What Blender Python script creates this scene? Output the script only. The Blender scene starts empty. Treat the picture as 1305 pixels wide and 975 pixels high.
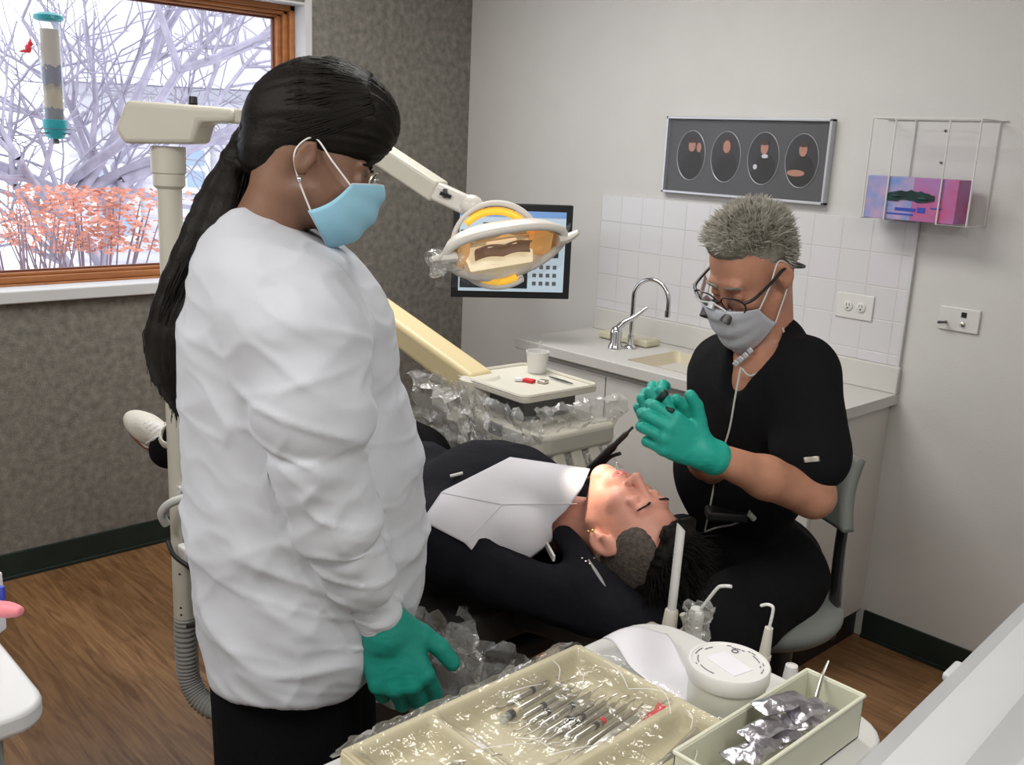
import bpy, bmesh, math, random
import numpy as np
from mathutils import Vector, Matrix
PI = math.pi
random.seed(7)
sc = bpy.context.scene
col = sc.collection

# ------------------------------------------------------------------ camera
FPX = 1254.647
YAW, PITCH, ROLL = [math.radians(a) for a in (46.36, 13.677, 2.639)]
CP = np.array([3.485, -3.09, 1.62])
FW = np.array([-math.sin(YAW)*math.cos(PITCH), math.cos(YAW)*math.cos(PITCH), -math.sin(PITCH)])
_r = np.cross(FW, [0, 0, 1]); _r /= np.linalg.norm(_r); _u = np.cross(_r, FW)
RT = _r*math.cos(ROLL) + _u*math.sin(ROLL)
UP = -_r*math.sin(ROLL) + _u*math.cos(ROLL)
def ray(x, y): return FW + RT*(x-652.5)/FPX - UP*(y-487.5)/FPX
def at(x, y, d): return CP + ray(x, y)*d
def on(x, y, ax, v):
    w = ray(x, y); return CP + w*((v-CP[ax])/w[ax])
cam = bpy.data.cameras.new('camera'); cam.sensor_width = 36; cam.lens = 36*FPX/1305; cam.clip_start = .02
co = bpy.data.objects.new('camera', cam); col.objects.link(co)
m = Matrix(((RT[0], UP[0], -FW[0], CP[0]), (RT[1], UP[1], -FW[1], CP[1]), (RT[2], UP[2], -FW[2], CP[2]), (0, 0, 0, 1)))
co.matrix_world = m; sc.camera = co
HR = np.array([math.cos(YAW), math.sin(YAW), 0.])      # horizontal directions across and along the view
HF = np.array([-math.sin(YAW), math.cos(YAW), 0.])
ZZ = np.array([0, 0, 1.])
def V3(*a): return np.array(a, float)
def unit(v): v = np.asarray(v, float); return v/np.linalg.norm(v)
def lerp(a, b, t): return a+(b-a)*t

# ------------------------------------------------------------------ materials
def _new(name):
    mt = bpy.data.materials.new(name); mt.use_nodes = True
    nt = mt.node_tree; return mt, nt, nt.nodes, nt.links, nt.nodes['Principled BSDF']
def mat(name, c, rough=.5, metal=0., var=0., vscale=8., bump=0., bscale=60., stretch=(1, 1, 1), emit=0., coat=0., sheen=0., trans=0., ior=1.45, c2=None, sss=0., detail=4, alpha=1., spec=.5):
    mt, nt, N, L, b = _new(name)
    b.inputs['Base Color'].default_value = (*c, 1); b.inputs['Roughness'].default_value = rough
    b.inputs['Metallic'].default_value = metal; b.inputs['IOR'].default_value = ior
    b.inputs['Coat Weight'].default_value = coat; b.inputs['Sheen Weight'].default_value = sheen
    b.inputs['Transmission Weight'].default_value = trans
    b.inputs['Specular IOR Level'].default_value = spec
    if sss: b.inputs['Subsurface Weight'].default_value = sss; b.inputs['Subsurface Radius'].default_value = (.02, .008, .004); b.inputs['Subsurface Scale'].default_value = .5
    if emit: b.inputs['Emission Color'].default_value = (*c, 1); b.inputs['Emission Strength'].default_value = emit
    tc = N.new('ShaderNodeTexCoord'); mp = N.new('ShaderNodeMapping'); mp.inputs['Scale'].default_value = stretch
    L.new(tc.outputs['Object'], mp.inputs['Vector'])
    n = N.new('ShaderNodeTexNoise'); n.inputs['Scale'].default_value = vscale; n.inputs['Detail'].default_value = detail
    L.new(mp.outputs['Vector'], n.inputs['Vector'])
    r = N.new('ShaderNodeValToRGB'); r.color_ramp.elements[0].position = .3; r.color_ramp.elements[1].position = .7
    k = max(var, .015)
    lo = c2 if c2 else tuple(x*(1-k) for x in c)
    r.color_ramp.elements[0].color = (*lo, 1); r.color_ramp.elements[1].color = (*[min(1, x*(1+(k if not c2 else 0))) for x in c], 1)
    L.new(n.outputs['Fac'], r.inputs['Fac']); L.new(r.outputs['Color'], b.inputs['Base Color'])
    if bump:
        n2 = N.new('ShaderNodeTexNoise'); n2.inputs['Scale'].default_value = bscale; n2.inputs['Detail'].default_value = 5
        L.new(mp.outputs['Vector'], n2.inputs['Vector'])
        bp = N.new('ShaderNodeBump'); bp.inputs['Strength'].default_value = min(1, bump); bp.inputs['Distance'].default_value = .004
        L.new(n2.outputs['Fac'], bp.inputs['Height']); L.new(bp.outputs['Normal'], b.inputs['Normal'])
    return mt
def film(name, tint=(1, 1, 1), gloss=.25, rough=.12, haze=.06, bump=.6, bscale=35):
    # clear plastic sheet: mostly lets light through, with sharp reflections
    mt, nt, N, L, b = _new(name); N.remove(b)
    out = N['Material Output']
    t = N.new('ShaderNodeBsdfTransparent'); t.inputs['Color'].default_value = (*tint, 1)
    g = N.new('ShaderNodeBsdfGlossy'); g.inputs['Roughness'].default_value = rough
    d = N.new('ShaderNodeBsdfDiffuse'); d.inputs['Color'].default_value = (.8, .8, .78, 1)
    tc = N.new('ShaderNodeTexCoord'); n2 = N.new('ShaderNodeTexNoise'); n2.inputs['Scale'].default_value = bscale; n2.inputs['Detail'].default_value = 3
    L.new(tc.outputs['Object'], n2.inputs['Vector'])
    bp = N.new('ShaderNodeBump'); bp.inputs['Strength'].default_value = bump; bp.inputs['Distance'].default_value = .01
    L.new(n2.outputs['Fac'], bp.inputs['Height']); L.new(bp.outputs['Normal'], g.inputs['Normal'])
    lw = N.new('ShaderNodeLayerWeight'); lw.inputs['Blend'].default_value = .5
    if bump: L.new(bp.outputs['Normal'], lw.inputs['Normal'])
    pw = N.new('ShaderNodeMath'); pw.operation = 'POWER'; pw.inputs[1].default_value = 3.5; L.new(lw.outputs['Facing'], pw.inputs[0])
    ml = N.new('ShaderNodeMath'); ml.operation = 'MULTIPLY_ADD'; ml.inputs[1].default_value = min(1, gloss*2); ml.inputs[2].default_value = gloss*.22; L.new(pw.outputs[0], ml.inputs[0])
    m1 = N.new('ShaderNodeMixShader'); m1.inputs['Fac'].default_value = haze
    L.new(t.outputs[0], m1.inputs[1]); L.new(d.outputs[0], m1.inputs[2])
    m2 = N.new('ShaderNodeMixShader'); L.new(ml.outputs[0], m2.inputs['Fac'])
    L.new(m1.outputs[0], m2.inputs[1]); L.new(g.outputs[0], m2.inputs[2]); L.new(m2.outputs[0], out.inputs['Surface'])
    return mt

def wood_floor():
    mt, nt, N, L, b = _new('wood_vinyl')
    tc = N.new('ShaderNodeTexCoord'); mp = N.new('ShaderNodeMapping'); L.new(tc.outputs['Object'], mp.inputs['Vector'])
    br = N.new('ShaderNodeTexBrick'); br.offset = .37; br.inputs['Scale'].default_value = 1
    br.inputs['Brick Width'].default_value = .9; br.inputs['Row Height'].default_value = .1; br.inputs['Mortar Size'].default_value = .0009
    br.inputs['Color1'].default_value = (.9, .9, .9, 1); br.inputs['Color2'].default_value = (.62, .6, .58, 1); br.inputs['Mortar'].default_value = (.45, .43, .4, 1)
    L.new(mp.outputs['Vector'], br.inputs['Vector'])
    m2 = N.new('ShaderNodeMapping'); m2.inputs['Scale'].default_value = (1.3, 14, 1); L.new(tc.outputs['Object'], m2.inputs['Vector'])
    n = N.new('ShaderNodeTexNoise'); n.inputs['Scale'].default_value = 3.2; n.inputs['Detail'].default_value = 7; n.inputs['Distortion'].default_value = 1.2
    L.new(m2.outputs['Vector'], n.inputs['Vector'])
    r = N.new('ShaderNodeValToRGB'); e = r.color_ramp.elements
    e[0].position = .3; e[0].color = (.19, .09, .034, 1); e[1].position = .68; e[1].color = (.38, .21, .095, 1)
    L.new(n.outputs['Fac'], r.inputs['Fac'])
    mx = N.new('ShaderNodeMixRGB'); mx.blend_type = 'MULTIPLY'; mx.inputs['Fac'].default_value = .75
    L.new(r.outputs['Color'], mx.inputs[1]); L.new(br.outputs['Color'], mx.inputs[2]); L.new(mx.outputs['Color'], b.inputs['Base Color'])
    b.inputs['Roughness'].default_value = .42
    return mt
def tile_mat():
    mt, nt, N, L, b = _new('white_tile')
    tc = N.new('ShaderNodeTexCoord'); mp = N.new('ShaderNodeMapping'); mp.inputs['Rotation'].default_value = (PI/2, 0, 0)
    L.new(tc.outputs['Object'], mp.inputs['Vector'])
    br = N.new('ShaderNodeTexBrick'); br.offset = 0; br.inputs['Scale'].default_value = 1
    br.inputs['Brick Width'].default_value = .108; br.inputs['Row Height'].default_value = .108; br.inputs['Mortar Size'].default_value = .0022; br.inputs['Mortar Smooth'].default_value = .6
    L.new(mp.outputs['Vector'], br.inputs['Vector'])
    br.inputs['Color1'].default_value = (.66, .65, .68, 1); br.inputs['Color2'].default_value = (.64, .64, .65, 1); br.inputs['Mortar'].default_value = (.6, .59, .59, 1)
    L.new(br.outputs['Color'], b.inputs['Base Color'])
    bp = N.new('ShaderNodeBump'); bp.invert = True; bp.inputs['Strength'].default_value = .5; bp.inputs['Distance'].default_value = .002
    L.new(br.outputs['Fac'], bp.inputs['Height']); L.new(bp.outputs['Normal'], b.inputs['Normal'])
    b.inputs['Roughness'].default_value = .25
    return mt
def feeder_seed():
    mt, nt, N, L, b = _new('seed_mix')
    tc = N.new('ShaderNodeTexCoord'); sp = N.new('ShaderNodeSeparateXYZ'); L.new(tc.outputs['Object'], sp.inputs[0])
    n = N.new('ShaderNodeTexNoise'); n.inputs['Scale'].default_value = 60; L.new(tc.outputs['Object'], n.inputs['Vector'])
    ma = N.new('ShaderNodeMath'); ma.operation = 'MULTIPLY_ADD'; ma.inputs[1].default_value = .05; L.new(n.outputs['Fac'], ma.inputs[0]); L.new(sp.outputs['Z'], ma.inputs[2])
    mr = N.new('ShaderNodeMapRange'); mr.inputs['From Min'].default_value = 0.04; mr.inputs['From Max'].default_value = .36; L.new(ma.outputs[0], mr.inputs['Value'])
    r = N.new('ShaderNodeValToRGB'); e = r.color_ramp.elements; r.color_ramp.interpolation = 'CONSTANT'
    e[0].position = 0; e[0].color = (.1, .1, .13, 1); e[1].position = .14; e[1].color = (.45, .36, .2, 1)
    for p_, c_ in ((.34, (.3, .24, .14)), (.4, (.09, .09, .14)), (.6, (.5, .42, .3))):
        q = e.new(p_); q.color = (*c_, 1)
    L.new(mr.outputs[0], r.inputs['Fac']); L.new(r.outputs['Color'], b.inputs['Base Color']); b.inputs['Roughness'].default_value = .9
    return mt

MT = dict(
    wall_white=mat('painted_wall', (.62, .615, .60), .75, bump=.12, bscale=180),
    wall_carpet=mat('wall_carpet', (.265, .25, .22), .98, vscale=34, bump=1, bscale=200, c2=(.15, .142, .125), detail=9),
    ceil=mat('ceiling_paint', (.7, .7, .68), .9), wood_floor=wood_floor(), tile=tile_mat(),
    base=mat('green_rubber', (.012, .022, .018), .5, var=.2),
    trimwood=mat('orange_wood', (.42, .17, .055), .4, vscale=6, c2=(.30, .11, .035), stretch=(8, 1, 8)),
    trimdark=mat('window_gasket', (.16, .05, .03), .5),
    white=mat('white_plastic', (.68, .68, .66), .35), white_paint=mat('white_gloss_paint', (.60, .61, .62), .4),
    lam=mat('white_laminate', (.60, .59, .56), .4, var=.02), cream=mat('cream_plastic', (.60, .56, .43), .4, var=.03),
    cream2=mat('pale_cream_plastic', (.62, .60, .52), .38, var=.03), beige=mat('beige_enamel', (.62, .52, .30), .45),
    traymat=mat('tray_plastic', (.50, .45, .30), .45, var=.04), binmat=mat('bin_plastic', (.62, .62, .50), .4),
    chrome=mat('chrome', (.7, .71, .73), .12, 1.), steel=mat('brushed_steel', (.60, .57, .50), .3, 1.), dsteel=mat('dark_steel', (.12, .12, .12), .4, .8),
    black=mat('black_plastic', (.012, .012, .014), .4), rubber=mat('grey_hose', (.30, .30, .29), .6), tealp=mat('teal_plastic', (.02, .33, .36), .4),
    red=mat('red_plastic', (.6, .01, .02), .4), pink=mat('pink_rubber', (.72, .22, .26), .5), paper=mat('white_paper', (.70, .69, .73), .85, bump=.1, bscale=40),
    bib=mat('paper_bib', (.62, .61, .65), .9, bump=.15, bscale=30),
    glove=mat('teal_nitrile', (.012, .36, .28), .5, bump=.25, bscale=90, var=.06), glove2=mat('green_nitrile', (.004, .22, .17), .5, bump=.3, bscale=70, var=.08),
    coat=mat('lab_coat_cotton', (.49, .51, .555), .9, bump=.25, bscale=25, sheen=.1), scrub=mat('black_scrub_cotton', (.008, .008, .009), .95, bump=.3, bscale=60, spec=.15),
    trouser=mat('black_trousers', (.006, .006, .007), .95, bump=.3, bscale=60, spec=.1), hoodie=mat('black_hoodie_fleece', (.009, .009, .013), .95, bump=.4, bscale=90, spec=.2),
    skin_d=mat('dentist_skin', (.46, .22, .14), .5, var=.12, vscale=22, sss=.12, bump=.15, bscale=140),
    skin_w=mat('woman_skin', (.19, .098, .062), .5, var=.1, vscale=25, sss=.1, bump=.1, bscale=160),
    skin_p=mat('patient_skin', (.62, .29, .215), .5, var=.12, vscale=25, sss=.15, bump=.1, bscale=140),
    lip=mat('lip_skin', (.5, .14, .12), .45), hair_black=mat('black_hair', (.006, .0045, .0035), .58, stretch=(1, 1, 1), bump=.25, bscale=220, spec=.22),
    hair_grey=mat('grey_hair', (.30, .28, .24), .7, c2=(.14, .13, .10), vscale=40, bump=1, bscale=200), hair_fade=mat('cropped_hair', (.13, .105, .088), .9, c2=(.06, .048, .04), vscale=130, bump=1, bscale=330),
    maskblue=mat('blue_mask_fabric', (.27, .52, .66), .8, bump=.2, bscale=40), maskwhite=mat('white_mask_fabric', (.55, .56, .62), .85, bump=.2, bscale=40),
    vinyl=mat('grey_green_vinyl', (.25, .27, .25), .45, bump=.1, bscale=30), dvinyl=mat('dark_vinyl', (.035, .03, .028), .4),
    shoe=mat('white_canvas', (.62, .60, .53), .85, bump=.3, bscale=120), sole=mat('shoe_sole', (.55, .52, .46), .7),
    amber=mat('amber_lamp_glow', (.98, .55, .05), .3, emit=.45), reflect=mat('warm_reflector', (.85, .45, .14), .25, emit=.22), brownglass=mat('brown_glass', (.30, .16, .09), .15, emit=.15), panelgrey=mat('side_cabinet_paint', (.50, .51, .52), .4), foil=mat('silver_foil', (.62, .6, .66), .28, 1., bump=.7, bscale=70),  # amber: lamp light on the yoke, put in as colour and emission
    seed=feeder_seed(), feedclear=film('feeder_tube', (.93, .96, 1), .2, .05, .18, 0), picglass=film('picture_glass', (.97, .97, .98), .03, .25, .02, 0), pane=film('window_glass', (.97, .98, 1), .06, .02, .0, 0),
    wrap=film('cling_film', (.95, .95, .93), .40, .13, .27, .95, 45), wrap2=film('cling_film_clear', (.98, .98, .97), .22, .1, .045, .8, 35),
    snow=mat('snow', (.85, .87, .92), .9, bump=.3, bscale=2), siding=mat('house_siding', (.56, .54, .57), .8), roofm=mat('roof_shingle', (.46, .44, .52), .9),
    bark=mat('glare_pale_bark', (.36, .33, .40), .9, var=.2), redleaf=mat('orange_leaf', (.62, .27, .19), .8, var=.3, vscale=3), twig=mat('dark_twig', (.2, .14, .16), .8),  # bark's pale lavender is sky glare put into the colour
    housewin=mat('house_window_glass', (.28, .36, .48), .2), bird=mat('red_feather', (.75, .05, .06), .7), goldring=mat('gold', (.8, .6, .2), .25, 1.),
    matboard=mat('charcoal_mat_board', (.075, .078, .082), .6), portrait_bg=mat('portrait_backdrop', (.025, .025, .03), .7), cloth_dark=mat('portrait_clothes', (.012, .012, .012), .8),
    portrait_skin=mat('portrait_skin', (.5, .24, .17), .7), portrait_hair=mat('portrait_hair', (.05, .025, .02), .8), silver=mat('silver_frame', (.55, .56, .60), .3, .35),
    boxpink=mat('pink_print', (.50, .10, .25), .5, c2=(.33, .20, .46), vscale=12), boxblue=mat('blue_print', (.13, .27, .58), .5, c2=(.52, .34, .48), vscale=16), navy=mat('navy_print', (.04, .07, .42), .5),
    glovedark=mat('dark_green_glove', (.006, .05, .045), .5, c2=(.002, .012, .012), vscale=30), sinkm=mat('sink_beige', (.60, .54, .40), .35), soap=mat('soap_dish_resin', (.60, .57, .42), .5),
    screen_l=mat('screen_pale', (.40, .50, .58), .3, emit=.45), screen_d=mat('screen_dark', (.02, .025, .035), .2, emit=.1), screen_b=mat('screen_blue', (.15, .28, .55), .3, emit=.4),
    ink=mat('grey_ink', (.12, .12, .14), .6), cableblack=mat('black_cable', (.015, .015, .015), .5), cablewhite=mat('white_cable', (.55, .55, .53), .5),
    lens=film('clear_lens', (.96, .97, .98), .25, .03, .03, 0), glint=mat('lamp_glass', (.9, .8, .55), .15, emit=.5), lampwhite=mat('lamp_shell', (.70, .67, .62), .3),
    jar=mat('translucent_jar', (.66, .67, .60), .35), strandgrey=mat('grey_hair_strands', (.62, .60, .54), .6, c2=(.24, .225, .18), vscale=45),
)

# ------------------------------------------------------------------ mesh building
ORG = {}
def tag(o, label=None, cat=None, group=None, kind=None):
    if label: o['label'] = label
    if cat: o['category'] = cat
    if group: o['group'] = group
    if kind: o['kind'] = kind
    return o
def empty(name, loc, label, cat, group=None):
    o = bpy.data.objects.new(name, None); col.objects.link(o); o.location = [float(v) for v in loc]; o.empty_display_size = .05
    ORG[o] = np.array(loc, float); return tag(o, label, cat, group)
def rotm(ax, a):
    return np.array(Matrix.Rotation(a, 3, ax if isinstance(ax, str) else Vector(ax)))
class MB:
    def __init__(s): s.v = []; s.f = []; s.mi = []; s.n = 0; s.cm = 0
    def add(s, V, F, X=None, o=None):
        V = np.asarray(V, float).reshape(-1, 3)
        if X is not None: V = V @ np.asarray(X, float).T        # columns of X are the axes
        if o is not None: V = V + np.asarray(o, float)
        s.v.append(V); s.f += [tuple(i+s.n for i in f) for f in F]; s.mi += [s.cm]*len(F); s.n += len(V); return s
    def box(s, c, d, X=None):
        hx, hy, hz = [x/2 for x in d]
        V = [(a, b, e) for a in (-hx, hx) for b in (-hy, hy) for e in (-hz, hz)]
        return s.add(V, [(0, 1, 3, 2), (4, 6, 7, 5), (0, 4, 5, 1), (2, 3, 7, 6), (0, 2, 6, 4), (1, 5, 7, 3)], X, c)
    def bx(s, x0, x1, y0, y1, z0, z1): return s.box(((x0+x1)/2, (y0+y1)/2, (z0+z1)/2), (x1-x0, y1-y0, z1-z0))
    def tube(s, P, r, seg=10, cap=True, squash=None):
        P = np.asarray(P, float); n = len(P); R = np.full(n, r) if np.isscalar(r) else np.asarray(r, float)
        T = np.gradient(P, axis=0); T /= (np.linalg.norm(T, axis=1)[:, None]+1e-12)
        a = np.cross(T[0], [0, 0, 1]);
        if np.linalg.norm(a) < .05: a = np.cross(T[0], [1, 0, 0])
        a = unit(a); V = []
        for i in range(n):
            a = unit(a-T[i]*(a@T[i])); b = np.cross(T[i], a)
            for k in range(seg):
                t = 2*PI*k/seg; V.append(P[i]+R[i]*(a*math.cos(t)+b*math.sin(t)*(squash or 1)))
        F = [(i*seg+k, i*seg+(k+1) % seg, (i+1)*seg+(k+1) % seg, (i+1)*seg+k) for i in range(n-1) for k in range(seg)]
        if cap: F += [tuple(range(seg))[::-1], tuple((n-1)*seg+k for k in range(seg))]
        return s.add(V, F)
    def lathe(s, prof, seg=32, X=None, o=(0, 0, 0), cap=True):
        V = [(r*math.cos(2*PI*k/seg), r*math.sin(2*PI*k/seg), z) for r, z in prof for k in range(seg)]
        n = len(prof); F = [(i*seg+k, i*seg+(k+1) % seg, (i+1)*seg+(k+1) % seg, (i+1)*seg+k) for i in range(n-1) for k in range(seg)]
        if cap: F += [tuple(range(seg))[::-1], tuple((n-1)*seg+k for k in range(seg))]
        return s.add(V, F, X, o)
    def prism(s, poly, h, X=None, o=(0, 0, 0)):
        n = len(poly); V = [(x, y, 0) for x, y in poly]+[(x, y, h) for x, y in poly]
        return s.add(V, [tuple(range(n))[::-1], tuple(range(n, 2*n))]+[(i, (i+1) % n, n+(i+1) % n, n+i) for i in range(n)], X, o)
    def grid(s, fn, nu, nv, wrap=False):
        V = [fn(i/nu, j/nv) for j in range(nv+1) for i in range(nu+(0 if wrap else 1))]
        w = nu if wrap else nu+1
        F = [(j*w+i, j*w+(i+1) % w, (j+1)*w+(i+1) % w, (j+1)*w+i) for j in range(nv) for i in range(nu)]
        return s.add(V, F)
    def ball(s, c, r, seg=16, X=None):
        r = (r, r, r) if np.isscalar(r) else r; h = seg//2
        V = [(r[0]*math.sin(PI*j/h)*math.cos(2*PI*k/seg), r[1]*math.sin(PI*j/h)*math.sin(2*PI*k/seg), r[2]*math.cos(PI*j/h)) for j in range(1, h) for k in range(seg)]
        V += [(0, 0, r[2]), (0, 0, -r[2])]; a = (h-1)*seg
        F = [(j*seg+k, (j+1)*seg+k, (j+1)*seg+(k+1) % seg, j*seg+(k+1) % seg) for j in range(h-2) for k in range(seg)]
        F += [(a, k, (k+1) % seg) for k in range(seg)]+[(a+1, (h-2)*seg+(k+1) % seg, (h-2)*seg+k) for k in range(seg)]
        return s.add(V, F, X, c)
    def build(s, name, m, parent=None, org=None, bevel=0, smooth=True, solid=0, sub=0, angle=40, soff=0):
        V = np.concatenate(s.v); F = s.f
        if parent is not None: O = ORG[parent]
        else: O = np.array(org, float) if org is not None else np.array([(V[:, 0].min()+V[:, 0].max())/2, (V[:, 1].min()+V[:, 1].max())/2, V[:, 2].min()])
        me = bpy.data.meshes.new(name); me.from_pydata((V-O).tolist(), [], F); me.update()
        for x in (m if isinstance(m, (list, tuple)) else [m]): me.materials.append(MT[x])
        if max(s.mi) > 0: me.polygons.foreach_set('material_index', s.mi)
        bm = bmesh.new(); bm.from_mesh(me); bmesh.ops.recalc_face_normals(bm, faces=bm.faces); bm.to_mesh(me); bm.free()
        o = bpy.data.objects.new(name, me); col.objects.link(o)
        if parent is not None: o.parent = parent
        else: o.location = O.tolist()
        ORG[o] = O
        if solid: md = o.modifiers.new('s', 'SOLIDIFY'); md.thickness = solid; md.offset = soff
        if bevel: md = o.modifiers.new('b', 'BEVEL'); md.width = bevel; md.segments = 3; md.limit_method = 'ANGLE'; md.angle_limit = math.radians(35)
        if sub: md = o.modifiers.new('u', 'SUBSURF'); md.levels = sub; md.render_levels = sub
        if smooth:
            me.polygons.foreach_set('use_smooth', [True]*len(me.polygons))
            if angle < 180: me.set_sharp_from_angle(angle=math.radians(angle))
        return o
def B(name, m, parent, *boxes, bevel=.002, **k):
    b = MB()
    for q in boxes: b.bx(*q)
    return b.build(name, m, parent, bevel=bevel, **k)
def S(o, kind='structure'): o['kind'] = kind; return o
def spline(P, n=8):
    P = np.asarray(P, float); out = []
    for i in range(len(P)-1):
        p0 = P[max(i-1, 0)]; p1 = P[i]; p2 = P[i+1]; p3 = P[min(i+2, len(P)-1)]
        for k in range(n):
            t = k/n; out.append(.5*((2*p1)+(-p0+p2)*t+(2*p0-5*p1+4*p2-p3)*t*t+(-p0+3*p1-3*p2+p3)*t**3))
    out.append(P[-1]); return np.array(out)
def axes(z, x=None):
    z = unit(z); x = unit(np.cross([0, 0, 1] if abs(z[2]) < .95 else [1, 0, 0], z)) if x is None else unit(np.asarray(x, float)-z*(np.asarray(x, float)@z))
    return np.array([x, np.cross(z, x), z]).T
def copy_tree(o, parent=None):
    c = o.copy(); col.objects.link(c)
    if parent is not None: c.parent = parent
    for ch in [q for q in ALL_CHILDREN(o)]: copy_tree(ch, c)
    return c
def ALL_CHILDREN(o): return [q for q in col.objects if q.parent == o]

# ------------------------------------------------------------------ implicit surfaces (bodies and clothes)
def cone(a, b, ra, rb=None, k=.02, op='+'): return ('c', np.asarray(a, float), np.asarray(b, float), ra, ra if rb is None else rb, k, op)
def ell(c, r, X=None, k=.02, op='+'): return ('e', np.asarray(c, float), np.asarray((r, r, r) if np.isscalar(r) else r, float), np.eye(3) if X is None else np.asarray(X, float), k, op)
def loft(o, X, tab, k=.02, op='+'): return ('l', np.asarray(o, float), np.asarray(X, float), np.asarray(tab, float), k, op)
def plane(p, n, k=.003): return ('p', np.asarray(p, float), unit(n), k, '&')
def rbox(c, h, X=None, rr=.005, k=.01, op='+'): return ('b', np.asarray(c, float), np.asarray(h, float), np.eye(3) if X is None else np.asarray(X, float), rr, k, op)
def dist(q, P):
    t = q[0]
    if t == 'c':
        _, a, b, ra, rb, k, op = q; ab = b-a; L = ab@ab+1e-12; h = np.clip((P-a)@ab/L, 0, 1)
        return np.linalg.norm(P-a-h[:, None]*ab, axis=1)-(ra+(rb-ra)*h)
    if t == 'e':
        _, c, r, X, k, op = q; l = (P-c)@X; k0 = np.linalg.norm(l/r, axis=1); k1 = np.linalg.norm(l/(r*r), axis=1)
        return k0*(k0-1)/(k1+1e-9)
    if t == 'l':
        _, o, X, T, k, op = q; l = (P-o)@X; z = l[:, 2]; zc = np.clip(z, T[0, 0], T[-1, 0])
        cx, cy, a, b = [np.interp(zc, T[:, 0], T[:, i]) for i in (1, 2, 3, 4)]
        dx = (l[:, 0]-cx); dy = (l[:, 1]-cy)
        s_ = np.sqrt((dx/a)**2+(dy/b)**2); g = np.sqrt((dx/a**2)**2+(dy/b**2)**2)
        d = s_*(s_-1)/(g+1e-6); d = np.where(s_ < .2, -np.minimum(a, b)*.9, d)
        e = np.abs(z-(T[0, 0]+T[-1, 0])/2)-(T[-1, 0]-T[0, 0])/2
        return np.where(e > 0, np.sqrt(np.maximum(d, 0)**2+np.maximum(e, 0)**2), np.maximum(d, e))
    if t == 'p': return (P-q[1])@q[2]
    if t == 'b':
        _, c, h, X, rr, k, op = q; l = np.abs((P-c)@X)-(h-rr)
        return np.linalg.norm(np.maximum(l, 0), axis=1)+np.minimum(l.max(axis=1), 0)-rr
def field(Q, P, off=0.):
    d = None
    for q in Q:
        op = q[-1]; k = q[-2]+1e-6; e = dist(q, P)
        if d is None: d = e; continue
        if op == '+': h = np.clip(.5+.5*(e-d)/k, 0, 1); d = e*(1-h)+d*h-k*h*(1-h)
        elif op == '-': h = np.clip(.5-.5*(e+d)/k, 0, 1); d = d*(1-h)-e*h+k*h*(1-h)
        else: h = np.clip(.5-.5*(e-d)/k, 0, 1); d = e*(1-h)+d*h+k*h*(1-h)
    return d-off
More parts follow.
